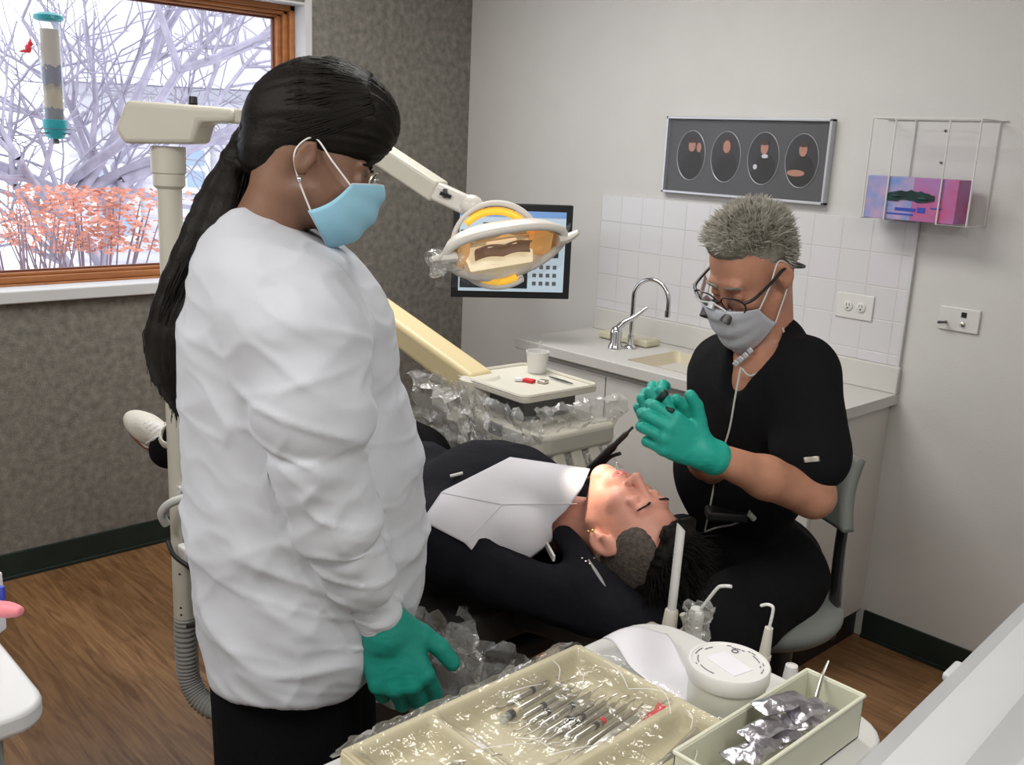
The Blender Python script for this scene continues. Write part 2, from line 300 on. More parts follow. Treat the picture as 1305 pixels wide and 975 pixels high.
def surf(Q, h=.005, off=0., Bn=14):
    lo, hi = [], []
    for q in Q:
        if q[-1] != '+': continue
        if q[0] == 'c': r = max(q[3], q[4]); lo.append(np.minimum(q[1], q[2])-r); hi.append(np.maximum(q[1], q[2])+r)
        elif q[0] == 'e': r = q[2].max(); lo.append(q[1]-r); hi.append(q[1]+r)
        elif q[0] == 'b': r = np.linalg.norm(q[2]); lo.append(q[1]-r); hi.append(q[1]+r)
        elif q[0] == 'l':
            T = q[3]
            for row in T:
                c = q[1]+q[2]@np.array([row[1], row[2], row[0]]); r = max(row[3], row[4]); lo.append(c-r); hi.append(c+r)
    lo = np.min(lo, axis=0)-off-.02-h; hi = np.max(hi, axis=0)+off+.02+h
    nb = np.ceil((hi-lo)/(h*Bn)).astype(int)
    bi = np.stack(np.meshgrid(*[np.arange(n) for n in nb], indexing='ij'), -1).reshape(-1, 3)
    cen = lo+(bi+.5)*Bn*h; d = field(Q, cen, off)
    bi = bi[np.abs(d) < Bn*h*.87*1.25+.012]
    N = (nb*Bn+2).astype(np.int64)
    g = np.stack(np.meshgrid(*[np.arange(Bn+1)]*3, indexing='ij'), -1)
    cells, verts, quads = [], [], []
    CH = 40
    for s in range(0, len(bi), CH):
        b = bi[s:s+CH]; idx = b[:, None, None, None, :]*Bn+g[None]
        P = lo+idx.reshape(-1, 3)*h; D = field(Q, P, off).reshape(len(b), Bn+1, Bn+1, Bn+1)
        I = D < 0
        c = np.stack([I[:, i:Bn+i, j:Bn+j, k:Bn+k] for i in (0, 1) for j in (0, 1) for k in (0, 1)], -1)
        act = c.any(-1) & ~c.all(-1)
        w = np.argwhere(act)
        if len(w):
            dv = np.stack([D[w[:, 0], w[:, 1]+i, w[:, 2]+j, w[:, 3]+k] for i in (0, 1) for j in (0, 1) for k in (0, 1)], -1)
            cr = np.array([(i, j, k) for i in (0, 1) for j in (0, 1) for k in (0, 1)], float)
            acc = np.zeros((len(w), 3)); cnt = np.zeros(len(w))
            for a_ in range(8):
                for b_ in range(a_+1, 8):
                    if abs(cr[a_]-cr[b_]).sum() != 1: continue
                    m_ = (dv[:, a_] < 0) != (dv[:, b_] < 0)
                    t = dv[:, a_]/(dv[:, a_]-dv[:, b_]+1e-12)
                    acc += np.where(m_[:, None], cr[a_]+(cr[b_]-cr[a_])*t[:, None], 0); cnt += m_
            gc = b[w[:, 0]]*Bn+w[:, 1:]
            verts.append(lo+(gc+acc/cnt[:, None])*h); cells.append((gc[:, 0]*N[1]+gc[:, 1])*N[2]+gc[:, 2])
        for ax in range(3):
            sl0 = [slice(None)]+[slice(0, Bn)]*3; sl1 = list(sl0); sl1[ax+1] = slice(1, Bn+1)
            e = I[tuple(sl0)] != I[tuple(sl1)]; w = np.argwhere(e)
            if not len(w): continue
            gc = b[w[:, 0]]*Bn+w[:, 1:]; inn = I[tuple(sl0)][e]
            u = [0, 0, 0]; v = [0, 0, 0]; u[(ax+1) % 3] = 1; v[(ax+2) % 3] = 1; u = np.array(u); v = np.array(v)
            cid = lambda q: (q[:, 0]*N[1]+q[:, 1])*N[2]+q[:, 2]
            qd = np.stack([cid(gc-u-v), cid(gc-v), cid(gc), cid(gc-u)], -1)
            qd[~inn] = qd[~inn][:, ::-1]; quads.append(qd)
    cells = np.concatenate(cells); verts = np.concatenate(verts); quads = np.concatenate(quads)
    cu, ix = np.unique(cells, return_index=True); V = verts[ix]
    j = np.searchsorted(cu, quads); j = np.clip(j, 0, len(cu)-1); ok = (cu[j] == quads).all(1)
    return V, j[ok]
def vnormals(V, F):
    n = np.cross(V[F[:, 2]]-V[F[:, 0]], V[F[:, 3]]-V[F[:, 1]]); N = np.zeros_like(V)
    for i in range(4): np.add.at(N, F[:, i], n)
    return N/(np.linalg.norm(N, axis=1)[:, None]+1e-12)
def relax(V, F, it=2, w=.5):
    for _ in range(it):
        A = np.zeros_like(V); c = np.zeros(len(V))
        for i in range(4):
            np.add.at(A, F[:, i], V[F[:, (i+1) % 4]]); np.add.at(c, F[:, i], 1)
            np.add.at(A, F[:, i], V[F[:, (i+3) % 4]]); np.add.at(c, F[:, i], 1)
        V = V+(A/c[:, None]-V)*w
    return V
def _h(i, s):
    i = i.astype(np.int64); x = (i[..., 0]*73856093) ^ (i[..., 1]*19349663) ^ (i[..., 2]*83492791) ^ (s*2654435761)
    x = (x ^ (x >> 13))*1274126177 & 0x7fffffff; return ((x ^ (x >> 16)) & 0xffff)/65535.
def vnoise(P, s=0):
    i = np.floor(P).astype(np.int64); f = P-i; f = f*f*(3-2*f); r = 0
    for a in (0, 1):
        for b in (0, 1):
            for c in (0, 1):
                w = (f[:, 0] if a else 1-f[:, 0])*(f[:, 1] if b else 1-f[:, 1])*(f[:, 2] if c else 1-f[:, 2])
                r = r+w*_h(i+np.array([a, b, c]), s)
    return r*2-1
def ridge(P, s=0): return 1-2*np.abs(vnoise(P, s))
def sdf_obj(name, Q, m, parent=None, h=.005, off=0., rel=1, disp=None, mats=None, org=None, label=None):
    V, F = surf(Q, h, off)
    if rel: V = relax(V, F, rel)
    if disp:
        V = V+vnormals(V, F)*disp(V)[:, None]
        V = relax(V, F, 1, .4)
    O = ORG[parent] if parent is not None else np.asarray(org, float)
    me = bpy.data.meshes.new(name); me.vertices.add(len(V)); me.vertices.foreach_set('co', (V-O).ravel())
    me.loops.add(F.size); me.loops.foreach_set('vertex_index', F.ravel().astype(np.int32))
    me.polygons.add(len(F)); me.polygons.foreach_set('loop_start', np.arange(0, F.size, 4, dtype=np.int32))
    me.update(calc_edges=True); me.validate()
    for x in (m if isinstance(m, (list, tuple)) else [m]): me.materials.append(MT[x])
    if mats:
        C = V[F].mean(1); mi = mats(C); 
        if len(me.polygons) == len(mi): me.polygons.foreach_set('material_index', mi.astype(np.int32))
    me.polygons.foreach_set('use_smooth', [True]*len(me.polygons))
    o = bpy.data.objects.new(name, me); col.objects.link(o)
    if parent is not None: o.parent = parent
    else: o.location = O.tolist()
    ORG[o] = O
    if label: o['label'] = label
    return o
# ================================================================== ROOM
XL = -.13
S(B('floor', 'wood_floor', None, (XL-.2, 4.6, -4.6, .15, -.08, 0), bevel=0, org=(0, 0, 0)))
S(B('ceiling', 'ceil', None, (XL-.2, 4.6, -4.6, .15, 2.6, 2.7), bevel=0))
S(B('wall_back', 'wall_white', None, (XL-.2, 4.6, 0, .15, 0, 2.6), bevel=0))
S(B('wall_right', 'wall_white', None, (4.6, 4.7, -4.6, .15, 0, 2.6), bevel=0))
S(B('wall_front', 'wall_white', None, (XL-.2, 4.6, -4.7, -4.6, 0, 2.6), bevel=0))
WY0, WY1, WZ0, WZ1 = -2.95, -.875, 1.03, 2.115
S(B('wall_left', 'wall_carpet', None, (XL-.2, XL, -4.6, WY0, 0, 2.6), (XL-.2, XL, WY1, 0, 0, 2.6), (XL-.2, XL, WY0, WY1, 0, WZ0), (XL-.2, XL, WY0, WY1, WZ1, 2.6), bevel=0, org=(XL, -2, 0)))
S(B('baseboard_left', 'base', None, (XL, XL+.009, -4.6, 0, 0, .1), (XL, XL+.016, -4.6, 0, 0, .014), bevel=.002))
S(B('baseboard_back', 'base', None, (2.075, 4.6, -.009, 0, 0, .1), (2.075, 4.6, -.016, 0, 0, .014), bevel=.002))
# window: white reveal and sill, orange wood frame in steps, one pane
w = S(B('window_1', 'trimwood', None, (-.25, -.205, WY1-.022, WY1, WZ0, WZ1), (-.25, -.205, WY0, WY0+.03, WZ0, WZ1), (-.25, -.205, WY0, WY1, WZ1-.022, WZ1), (-.25, -.205, WY0, WY1, WZ0, WZ0+.028),
   (-.27, -.222, WY1-.043, WY1-.022, WZ0, WZ1), (-.27, -.222, WY0, WY0+.05, WZ0, WZ1), (-.27, -.222, WY0, WY1, WZ1-.036, WZ1-.022), (-.27, -.222, WY0, WY1, WZ0+.028, WZ0+.052),
   (-.29, -.24, WY1-.062, WY1-.043, WZ0, WZ1), (-.29, -.24, WY0, WY1, WZ1-.046, WZ1-.036), (-.29, -.24, WY0, WY1, WZ0+.052, WZ0+.064), bevel=.003, org=(-.25, -1.9, 1.03)))
B('pane', 'pane', w, (-.281, -.277, WY0+.05, WY1-.06, WZ0+.06, WZ1-.04), bevel=0)
B('gasket', 'trimdark', w, (-.276, -.262, WY1-.070, WY1-.062, WZ0+.06, WZ1-.05), (-.276, -.262, WY0, WY1-.062, WZ0+.064, WZ0+.071), (-.276, -.262, WY0, WY1-.062, WZ1-.054, WZ1-.046), bevel=0)
S(B('trim_1', 'white_paint', None, (-.205, XL+.001, WY1-.001, WY1+.008, WZ0, WZ1), (-.205, XL+.001, WY0, WY1, WZ1-.001, WZ1+.008), (XL, XL+.006, WY1-.001, WY1+.03, WZ0-.04, WZ1+.05), bevel=.001))
S(B('windowsill', 'white_paint', None, (-.205, -.095, WY0-.05, WY1+.035, WZ0-.022, WZ0+.022), bevel=.005))
bpy.context.view_layer.update()

# ------------------------------------------------------------------ outdoors
S(B('ground', 'snow', None, (-60, XL-.25, -60, 40, -1.2, -.7), bevel=0))
def outdoors():
    # house across the snow
    base = at(170, 330, 14); hd = unit(V3(HR[0], HR[1], 0)*1.0+HF*.12); hn = np.cross(hd, ZZ)    # facade direction, outward normal towards the room
    X = np.array([hd, -hn, ZZ]).T
    c = base.copy(); c[2] = -.7
    h = empty('house', c, 'pale lilac clapboard house seen through the window beyond the snow', 'house')
    H2 = 14*.19/1.25
    b = MB(); b.box(c+hd*3.4-hn*2+ZZ*1.5, (8.4, 4, 3.0), X)
    for i in range(18): b.box(c+hd*3.4+hn*.012+ZZ*(.12+i*.16), (8.4, .03, .012), X)
    b.build('wall', 'siding', h, bevel=0, smooth=False)
    r = MB(); r.add([(-1.2, -.4, 2.95), (8, -.4, 2.95), (8, 4.4, 2.95), (-1.2, 4.4, 2.95), (.6, 2, 4.9), (8, 2, 4.9)], [(0, 1, 5, 4), (1, 2, 5), (2, 3, 4, 5), (3, 0, 4), (0, 3, 2, 1)], X, c); r.build('roof', 'roofm', h, smooth=False)
    B_ = MB(); B_.box(c+hd*3.4+hn*.42+ZZ*2.93, (9.2, .04, .16), X); B_.build('gutter', 'white_paint', h)
    for (x0, x1, y0, y1) in ((131, 150, 214, 282), (155, 180, 214, 300), (242, 268, 188, 240)):
        p0 = at(x0, y1, 14); p1 = at(x1, y0, 14); cx = ((p0+p1)/2); s = (cx-c)@hd; z = cx[2]; ww = (x1-x0)/FPX*14; hh = (y1-y0)/FPX*14
        q = c+hd*s+ZZ*(z-c[2])
        b = MB(); b.box(q+hn*.05, (ww+.1, .08, hh+.1), X); wf = b.build('window', 'white_paint', h, smooth=False)
        b = MB(); 
        for k in (0, 1): b.box(q+hn*.1+ZZ*(hh/4*(1 if k else -1)), (ww-.06, .03, hh/2-.08), X)
        b.build('pane', 'housewin', wf, smooth=False)
    # bare tree
    rnd = random.Random(5); tb = MB()
    root = at(95, 330, 8.5); root[2] = -.7
    def branch(p, d, L, r, lv):
        n = 5; P = [p]
        for i in range(n):
            d = unit(d+V3(rnd.uniform(-.16, .16), rnd.uniform(-.16, .16), rnd.uniform(-.1, .14))); P.append(P[-1]+d*L/n)
        tb.tube(P, np.linspace(r, r*.55, n+1), 5 if lv < 3 else 3, cap=False)
        if lv >= 4: return
        for k in range((5, 5, 4, 3)[lv]):
            i = rnd.randint(1, n) if lv else rnd.randint(2, n)
            s = unit(np.cross(d, V3(rnd.uniform(-1, 1), rnd.uniform(-1, 1), rnd.uniform(-1, 1))))
            branch(P[i], unit(d*.75+s*rnd.uniform(.6, 1.0)+ZZ*.08), L*rnd.uniform(.62, .82), r*.52, lv+1)
    branch(root, unit(ZZ+HR*.1), 1.9, .10, 0)
    for a in (-.9, .5, 1.3, 2.0): branch(root+ZZ*rnd.uniform(1.5, 1.9), unit(ZZ*.55+HR*math.sin(a)+HF*.5*math.cos(a*3)), 1.7, .055, 1)
    tag(tb.build('bare_tree', 'bark', None, org=root, smooth=True, angle=180), 'leafless tree coloured pale by glare with spreading branches in the snowy yard', 'tree')
    for (px, py, dd, rad, n, nm, lab, sd) in ((110, 282, 7.4, .50, 1500, 'japanese_maple', 'low orange red leaved ornamental tree outside behind the white post', 1), (22, 290, 6.6, .24, 260, 'bush', 'small dark twiggy bush with a few red leaves at left edge of window', 2)):
        rn = random.Random(sd); b = MB(); c0 = at(px, py, dd); g = c0.copy(); g[2] = -.7
        t = empty(nm, g, lab, 'bush')
        for k in range(26):
            e = c0+HR*rn.uniform(-rad*1.5, rad*1.5)+HF*rn.uniform(-rad, rad)*.6+ZZ*rn.uniform(-.15, .22)
            b.tube(spline([g, (g*.6+e*.4)+V3(rn.uniform(-.08, .08), 0, rn.uniform(-.1, .1)), e], 4), np.linspace(.02, .004, 9), 4, cap=False)
        b.build('branches', 'twig', t)
        l = MB()
        for k in range(n):
            layer = rn.choice((-.25, -.12, .02, .16, .3))*rad*1.4
            e = c0+HR*rn.gauss(0, rad*.62)+HF*rn.uniform(-rad, rad)*.6+ZZ*(layer+rn.uniform(-.04, .04)*rad*2)
            X = axes(unit(V3(rn.uniform(-1, 1), rn.uniform(-1, 1), rn.uniform(-.2, 1)))); s = rn.uniform(.010, .026)*(rad/.5+.4)
            l.add([(-s, 0, 0), (0, -s*.5, .003), (s, 0, 0), (0, s*.5, .003)], [(0, 1, 2, 3)], X, e)
        l.build('leaves', 'redleaf', t, smooth=False)
outdoors()
# bird feeder hanging just outside the glass
fx = -.42
def fz(px, py): return on(px, py, 0, fx)
ft = fz(62, 26); fb = fz(70, 160)
fc = np.array([fx, (ft[1]+fb[1])/2, 0]); zt = ft[2]; zb = fb[2]; fr = .036
fe = empty('bird_feeder', (fc[0], fc[1], zb-.06), 'clear tube bird feeder with teal cap and teal base hanging outside window', 'bird feeder')
o3 = (fc[0], fc[1], 0)
MB().lathe([(fr+.002, zb), (fr+.002, zt)], 28, o=o3, cap=False).build('tube', 'feedclear', fe)
sd_ = MB().lathe([(fr-.004, 0), (fr-.004, zt-zb-.03)], 28).build('seed_filling', 'seed', None, org=(0, 0, 0)); sd_.parent = fe; sd_.location = (0, 0, .06)
MB().lathe([(fr*1.15, zt-.002), (fr*1.45, zt+.004), (fr*1.4, zt+.016), (fr*.9, zt+.026), (.004, zt+.03)], 28, o=o3).build('cap', 'tealp', fe)
MB().lathe([(.006, zb-.05), (fr*.8, zb-.045), (fr*1.02, zb-.03), (fr*1.18, zb), (fr*1.18, zb+.02), (fr*.9, zb+.022)], 28, o=o3).build('base', 'tealp', fe)
b = MB(); b.tube([(fx, fc[1], zb-.05), (fx, fc[1], zb-.066)], .012, 10)
for k in range(2): b.tube([V3(fx, fc[1], zb-.028-.0*k)+rotm('Z', k*PI/2+.5)@V3(-.068, 0, 0), V3(fx, fc[1], zb-.028)+rotm('Z', k*PI/2+.5)@V3(.068, 0, 0)], .0025, 6)
b.tube([(fx+.066*math.cos(t), fc[1]+.066*math.sin(t), zb-.012) for t in np.linspace(0, 2*PI, 30)], .0018, 5)
b.build('perch', 'dsteel', fe)
MB().tube([(fx, fc[1], zt+.028), (fx, fc[1], 2.5)], .0015, 5).build('hanging_wire', 'dsteel', fe)
bp = fz(36, 62)
b = MB(); b.ball(bp, (.013, .011, .016), 12); b.ball(bp+V3(0, .008, .018), .009, 10); b.add([(0, -.004, 0), (0, .004, 0), (0, .003, .012)], [(0, 1, 2)], None, bp+V3(0, .008, .025)); b.tube([bp+V3(0, -.008, -.008), bp+V3(0, -.03, -.012)], [.007, .003], 6); b.tube([bp+V3(0, .015, .018), bp+V3(0, .022, .016)], [.003, .0005], 6)
b.tube([bp+V3(0, .005, -.012), bp+V3(0, .014, -.02)], .0015, 4)
tag(b.build('songbird', 'bird', None), 'tiny bright red bird perched beside the upper feeder tube', 'bird')

# ------------------------------------------------------------------ back wall things
TZ = .876
S(B('trim_2', 'tile', None, (.741, 2.072, -.010, 0, TZ+.09, 1.433), bevel=.003, org=(.741, 0, 1.433-.108*5)))
S(B('trim_3', 'white_paint', None, (2.068, 2.080, -.014, 0, TZ, 1.436), bevel=.003))
ct = empty('countertop', (1.42, -.23, .84), 'cream white laminate countertop with backsplash curb and set-in sink', 'countertop')
CX0, CX1, CY = .745, 2.085, -.465
sx0, sx1, sy0, sy1 = 1.25, 1.66, -.385, -.10
b = MB(); b.bx(CX0, CX1, CY, sy0, .842, TZ); b.bx(CX0, CX1, sy1, 0, .842, TZ); b.bx(CX0, sx0, sy0, sy1, .842, TZ); b.bx(sx1, CX1, sy0, sy1, .842, TZ)
b.build('top', 'lam', ct, bevel=.0)
B('front_edge', 'lam', ct, (CX0-.002, CX1+.002, CY-.006, CY+.004, .838, TZ+.003), (CX0-.004, CX0+.004, CY, -.02, .838, TZ+.003), bevel=.004)
B('curb', 'lam', ct, (CX0, CX1, -.02, -.0005, TZ, TZ+.09), bevel=.004)
b = MB(); b.grid(lambda u, v: (lambda e, dz: (sx0+(sx1-sx0)*(.5+(u-.5)*(1-.12*dz)), sy0+(sy1-sy0)*(.5+(v-.5)*(1-.12*dz)), TZ+.002-.13*dz))(0, min(1, 7*min(u, 1-u, v, 1-v))**.7), 24, 24); b.build('sink_basin', 'sinkm', ct, angle=180)
cb = empty('base_cabinet', (1.42, -.22, 0), 'white laminate base cabinet with flat doors under the countertop', 'cabinet')
B('body', 'lam', cb, (.775, 2.062, -.43, -.001, .1, .838), bevel=.001)
B('toe_kick', 'black', cb, (.80, 2.05, -.37, -.01, 0, .1), bevel=0)
for i in range(3):
    x0 = .78+i*.428; d = B('door', 'lam', cb, (x0+.002, x0+.424, -.45, -.431, .115, .815), bevel=.002)
# faucet
fp = on(803, 443, 2, TZ+.002)
fa = empty('faucet', fp, 'chrome gooseneck faucet with long lever handle beside the sink', 'faucet')
f0 = np.array(fp); tip = on(855, 372, 2, 1.06)
dirf = unit(V3(1, .15, 0))
P = [f0+ZZ*t for t in (0, .08, .16)]+[f0+ZZ*.195+dirf*(.075-.075*math.cos(a))+ZZ*.075*math.sin(a) for a in np.linspace(.1, PI, 10)]+[f0+dirf*.15+ZZ*.16]
MB().tube(spline(P, 4), .0085, 12).build('spout', 'chrome', fa)
MB().tube([f0+dirf*.15+ZZ*.165, f0+dirf*.15+ZZ*.14], .011, 12).build('aerator', 'chrome', fa)
MB().lathe([(.024, 0), (.022, .006), (.013, .012), (.012, .05)], 20, o=f0).build('spout_base', 'chrome', fa)
h0 = f0-HR*.03-V3(0, .0, 0)+V3(-.01, -.03, 0)
MB().lathe([(.028, 0), (.026, .008), (.021, .02), (.023, .06), (.018, .075), (.006, .085)], 20, o=h0).build('valve_body', 'chrome', fa)
MB().tube(spline([h0+ZZ*.07, h0+ZZ*.10+HR*.03, h0+ZZ*.125+HR*.07, h0+ZZ*.16+HR*.11], 5), np.linspace(.014, .006, 16), 10).build('lever', 'chrome', fa)
sp_ = on(780, 433, 2, TZ+.001)
t = empty('soap_dish', sp_, 'pale yellow beige soap tray lying on counter behind the faucet', 'soap dish')
X = np.eye(3)
b = MB(); b.box(sp_+ZZ*.015+V3(.06, .03, 0), (.25, .09, .028)); b.build('tray', 'soap', t, bevel=.008)
b = MB(); b.box(sp_+ZZ*.028+V3(.06, .03, 0), (.20, .055, .006)); b.build('bar', 'cream2', t, bevel=.003)
# monitor
mp_ = at(652, 320, 3.62); mz = unit(-(HF*.86-HR*.12)-ZZ*.0); mx = unit(np.cross(ZZ, mz)); mx = unit(mx+ZZ*.005); X = np.array([mx, np.cross(mz, mx), mz]).T
# local x = screen right, y = up, z = towards the viewer
mo = empty('monitor', mp_-ZZ*.17, 'black flat monitor with a pale software window, on wall behind the lamp', 'monitor')
b = MB(); b.box(mp_, (.44, .345, .03), X); b.build('bezel', 'black', mo, bevel=.004)
def scr(name, m, x0, x1, y0, y1, z=.0165, par=None):
    b = MB(); b.box(mp_+X@V3((x0+x1)/2, (y0+y1)/2, z), (abs(x1-x0), abs(y1-y0), .002), X); return b.build(name, m, par or mo, smooth=False)
sc_ = scr('screen', 'screen_l', -.195, .195, -.147, .147)
scr('title_bar', 'screen_b', -.195, .195, .125, .147, .0175, sc_)
scr('xray_view', 'screen_d', -.19, .172, -.02, .075, .0175, sc_)
scr('xray_view', 'screen_d', -.19, .06, -.135, -.035, .0175, sc_)
for j in range(3):
    b = MB()
    for i in range(4): b.box(mp_+X@V3(.085+i*.025, -.055-j*.03, .0176), (.014, .014, .002), X)
    b.build('icon_row', 'ink', sc_, smooth=False)
b = MB()
for i in range(7): b.box(mp_+X@V3(-.1+i*.035, .1, .0176), (.02, .008, .002), X)
b.build('tool_bar', 'ink', sc_, smooth=False)
b = MB(); 
for i in range(5): b.box(mp_+X@V3(-.15+i*.06, .028, .0182), (.04, .05, .002), X)
b.build('tooth_images', 'steel', sc_, smooth=False)
B('wall_bracket', 'black', mo, (.14, .26, -.012, -.001, mp_[2]-.08, mp_[2]+.08))
MB().tube([mp_-mz*.015, V3(.20, -.01, mp_[2])], .018, 12).build('arm', 'black', mo)

# framed portraits
PF = empty('picture_frame', (1.4, -.012, 1.463), 'long silver frame holding four oval staff portraits on the white wall', 'picture frame')
x0, x1, z0, z1 = 1.058, 1.748, 1.462, 1.744
B('frame', 'silver', PF, (x0, x1, -.03, -.001, z1-.009, z1), (x0, x1, -.03, -.001, z0, z0+.009), (x0, x0+.009, -.03, -.001, z0, z1), (x1-.009, x1, -.03, -.001, z0, z1), bevel=.0015)
B('mat_board', 'matboard', PF, (x0+.008, x1-.008, -.014, -.002, z0+.008, z1-.008), bevel=0)
def oval(cx, cz, a, bb, y, n=40): return [(cx+a*math.cos(2*PI*i/n), y, cz+bb*math.sin(2*PI*i/n)) for i in range(n)]
def disk(name, m, par, cx, cz, a, bb, y, clip=None):
    P = oval(cx, cz, a, bb, y)
    if clip:
        P = [(lambda dx, dz: (clip[0]+dx, y, clip[1]+dz))(*(lambda dx, dz, s: (dx/max(1, s), dz/max(1, s)))(p[0]-clip[0], p[2]-clip[1], math.hypot((p[0]-clip[0])/clip[2], (p[2]-clip[1])/clip[3]))) for p in P]
    b = MB(); b.add(P+[(p[0], y+.0012, p[2]) for p in P], [tuple(range(40))]+[(i, (i+1) % 40, 40+(i+1) % 40, 40+i) for i in range(40)]); return b.build(name, m, par, smooth=False)
for k, (px, py, hr, sg) in enumerate(((881, 198, 0, 0), (925, 200, 1, 1), (973, 202, 0, 2), (1022, 205, 0, 3))):
    c = on(px, py, 1, -.015); cx, cz = c[0], c[2]; a, bb = .064-.003*k*0, .090
    pt = disk('oval_portrait', 'portrait_bg', PF, cx, cz, a, bb, -.0155)
    clip = (cx, cz, a-.002, bb-.002)
    MB().tube(oval(cx, cz, a, bb, -.017)+[oval(cx, cz, a, bb, -.017)[0]], .0012, 6).build('oval_rim', 'silver', pt)
    disk('clothes', 'cloth_dark', pt, cx+.004, cz-.055, .048, .075, -.0168, clip)
    if hr: disk('hair', 'portrait_hair', pt, cx+.002, cz+.035, .022, .034, -.0172)
    disk('face', 'portrait_skin', pt, cx+.002, cz+.036, .0155, .022, -.0178)
    if not hr: disk('hair', 'portrait_hair', pt, cx+.002, cz+.054, .017, .009, -.0182)
    if sg == 0: disk('raised_hand', 'portrait_skin', pt, cx+.034, cz+.03, .010, .017, -.0176)
    if sg == 2: disk('collar', 'paper', pt, cx+.006, cz+.008, .013, .007, -.0182); disk('cuff', 'paper', pt, cx-.03, cz-.03, .008, .009, -.0182)
    if sg == 3: disk('folded_arms', 'portrait_skin', pt, cx-.018, cz-.042, .034, .011, -.0182, clip)
B('glazing', 'picglass', PF, (x0+.008, x1-.008, -.0245, -.023, z0+.008, z1-.008), bevel=0)
# wire rack with a carton of gloves
RK = empty('wire_rack', (2.1, -.06, 1.44), 'white wire glove box rack fixed on the white wall', 'rack')
b = MB(); yb, yf = -.006, -.135
xs = (1.925, 2.025, 2.195, 2.295)
def wr(*P): b.tube(np.array(P, float), .0026, 6)
X0, X1, ZT, ZB = 1.945, 2.275, 1.745, 1.440
wr((X0, yb, ZT), (X0, yf, ZT)); wr((X1, yb, ZT), (X1, yf, ZT)); wr((X0, yf, ZT), (X1, yf, ZT)); wr((X0-.02, yb, ZT+.002), (X1+.02, yb, ZT+.002))
for xa, xb in ((X0, 2.02), (2.185, X1)):
    wr((xa, yf, ZT), (xa, yf, ZB), (xb, yf, ZB), (xb, yf, ZT)); wr((xa, yf, ZB), (xa, yb, ZB)); wr((xb, yf, ZB), (xb, yb, ZB), (xb, yb, ZT))
b.build('wire_frame', 'white', RK)
for z in (1.715, 1.62): MB().lathe([(.004, 0), (.004, .003), (.001, .004)], 10, axes((0, -1, 0)), (2.115, -.001, z)).build('screw', 'dsteel', RK)
GB = empty('glove_box', (2.08, -.07, 1.4427), 'blue and pink printed carton of dark green gloves in the wire rack', 'box')
gx0, gx1, gz0, gz1 = 1.950, 2.235, 1.4427, 1.572
gp = 2.10
B('carton', 'boxpink', GB, (gp, gx1, -.13, -.045, gz0, gz1), bevel=.002)
B('sky_print', 'boxblue', GB, (gx0, gp+.001, -.1302, -.045, gz0, gz1), bevel=.002)
b = MB(); rn = random.Random(3)
up_ = [(gx0+.072+i*.0104, gz0+.080+.010*math.sin(i*.24)+rn.uniform(-.0025, .0035)) for i in range(15)]; dn_ = [(gx0+.072+i*.0104, gz0+.062-.003*math.sin(i*.8)-rn.uniform(0, .004)) for i in range(14, -1, -1)]
b.prism(up_+dn_, .004, np.array([(1, 0, 0), (0, 0, 1), (0, -1, 0)]).T, (0, -.130, 0))
b.ball((gx0+.185, -.133, gz0+.068), (.022, .004, .006), 10); b.ball((gx0+.10, -.133, gz0+.072), (.020, .004, .005), 10)
b.build('glove_slot', 'glovedark', GB)
B('printed_band', 'navy', GB, (gx0+.10, gx0+.165, -.1312, -.13, gz0+.028, gz0+.038), (gx0+.17, gx0+.195, -.1312, -.13, gz0+.026, gz0+.042), (gx0+.075, gx0+.16, -.1312, -.13, gz0+.016, gz0+.021), (gx0+.21, gx0+.245, -.1312, -.13, gz0+.040, gz0+.044), bevel=0)
# outlets
t = empty('wall_outlet', (1.9, -.012, 1.10), 'white double electrical outlet plate on the tiled wall right of man', 'outlet')
B('plate', 'white', t, (1.832, 1.966, -.016, -.0101, 1.098, 1.182), bevel=.003)
for xx in (1.878, 1.924):
    r = MB(); r.lathe([(.0165, 0), (.0165, .004), (.015, .005)], 24, axes((0, -1, 0)), (xx, -.0155, 1.14)); r = r.build('socket', 'white', t)
    b = MB(); b.box((xx-.005, -.0207, 1.145), (.002, .001, .008)); b.box((xx+.005, -.0207, 1.145), (.002, .001, .008)); b.ball((xx, -.0205, 1.133), (.003, .001, .003), 8); b.build('slots', 'black', r, smooth=False)
t = empty('control_plate', (2.24, -.01, 1.11), 'white wall control plate with small lever and black square at right', 'control plate')
B('plate', 'white', t, (2.182, 2.306, -.008, -.0005, 1.112, 1.186), bevel=.003)
B('black_port', 'black', t, (2.250, 2.266, -.0095, -.008, 1.158, 1.174), bevel=0)
MB().lathe([(.008, 0), (.007, .006), (.003, .008)], 14, axes((0, -1, 0)), (2.258, -.008, 1.137)).build('jack', 'steel', t)
MB().tube([(2.205, -.008, 1.138), (2.208, -.025, 1.138), (2.192, -.03, 1.136), (2.218, -.03, 1.14)], [.004, .004, .005, .003], 8).build('lever', 'dsteel', t)
# ================================================================== DENTAL EQUIPMENT
def bar(b, p, q, w, h, up=ZZ):
    p = np.asarray(p, float); q = np.asarray(q, float); z = unit(q-p); y = unit(np.asarray(up, float)-z*(np.asarray(up) @ z)); X = np.array([np.cross(y, z), y, z]).T
    b.box((p+q)/2, (w, h, np.linalg.norm(q-p)), X)
def crumple(name, fn, nu, nv, m, parent, amp=.008, fs=30, seed=1, org=None):
    b = MB(); b.grid(fn, nu, nv); V = b.v[0]
    n = np.stack([ridge(V*fs, seed), ridge(V*fs+7.7, seed+1), ridge(V*fs+3.1, seed+2)], 1)*amp+np.stack([vnoise(V*fs*2.3, seed+3), vnoise(V*fs*2.3+5, seed+4), vnoise(V*fs*2.3+9, seed+5)], 1)*amp*.45
    b.v[0] = V+n; return b.build(name, m, parent, org=org, angle=25, bevel=0)
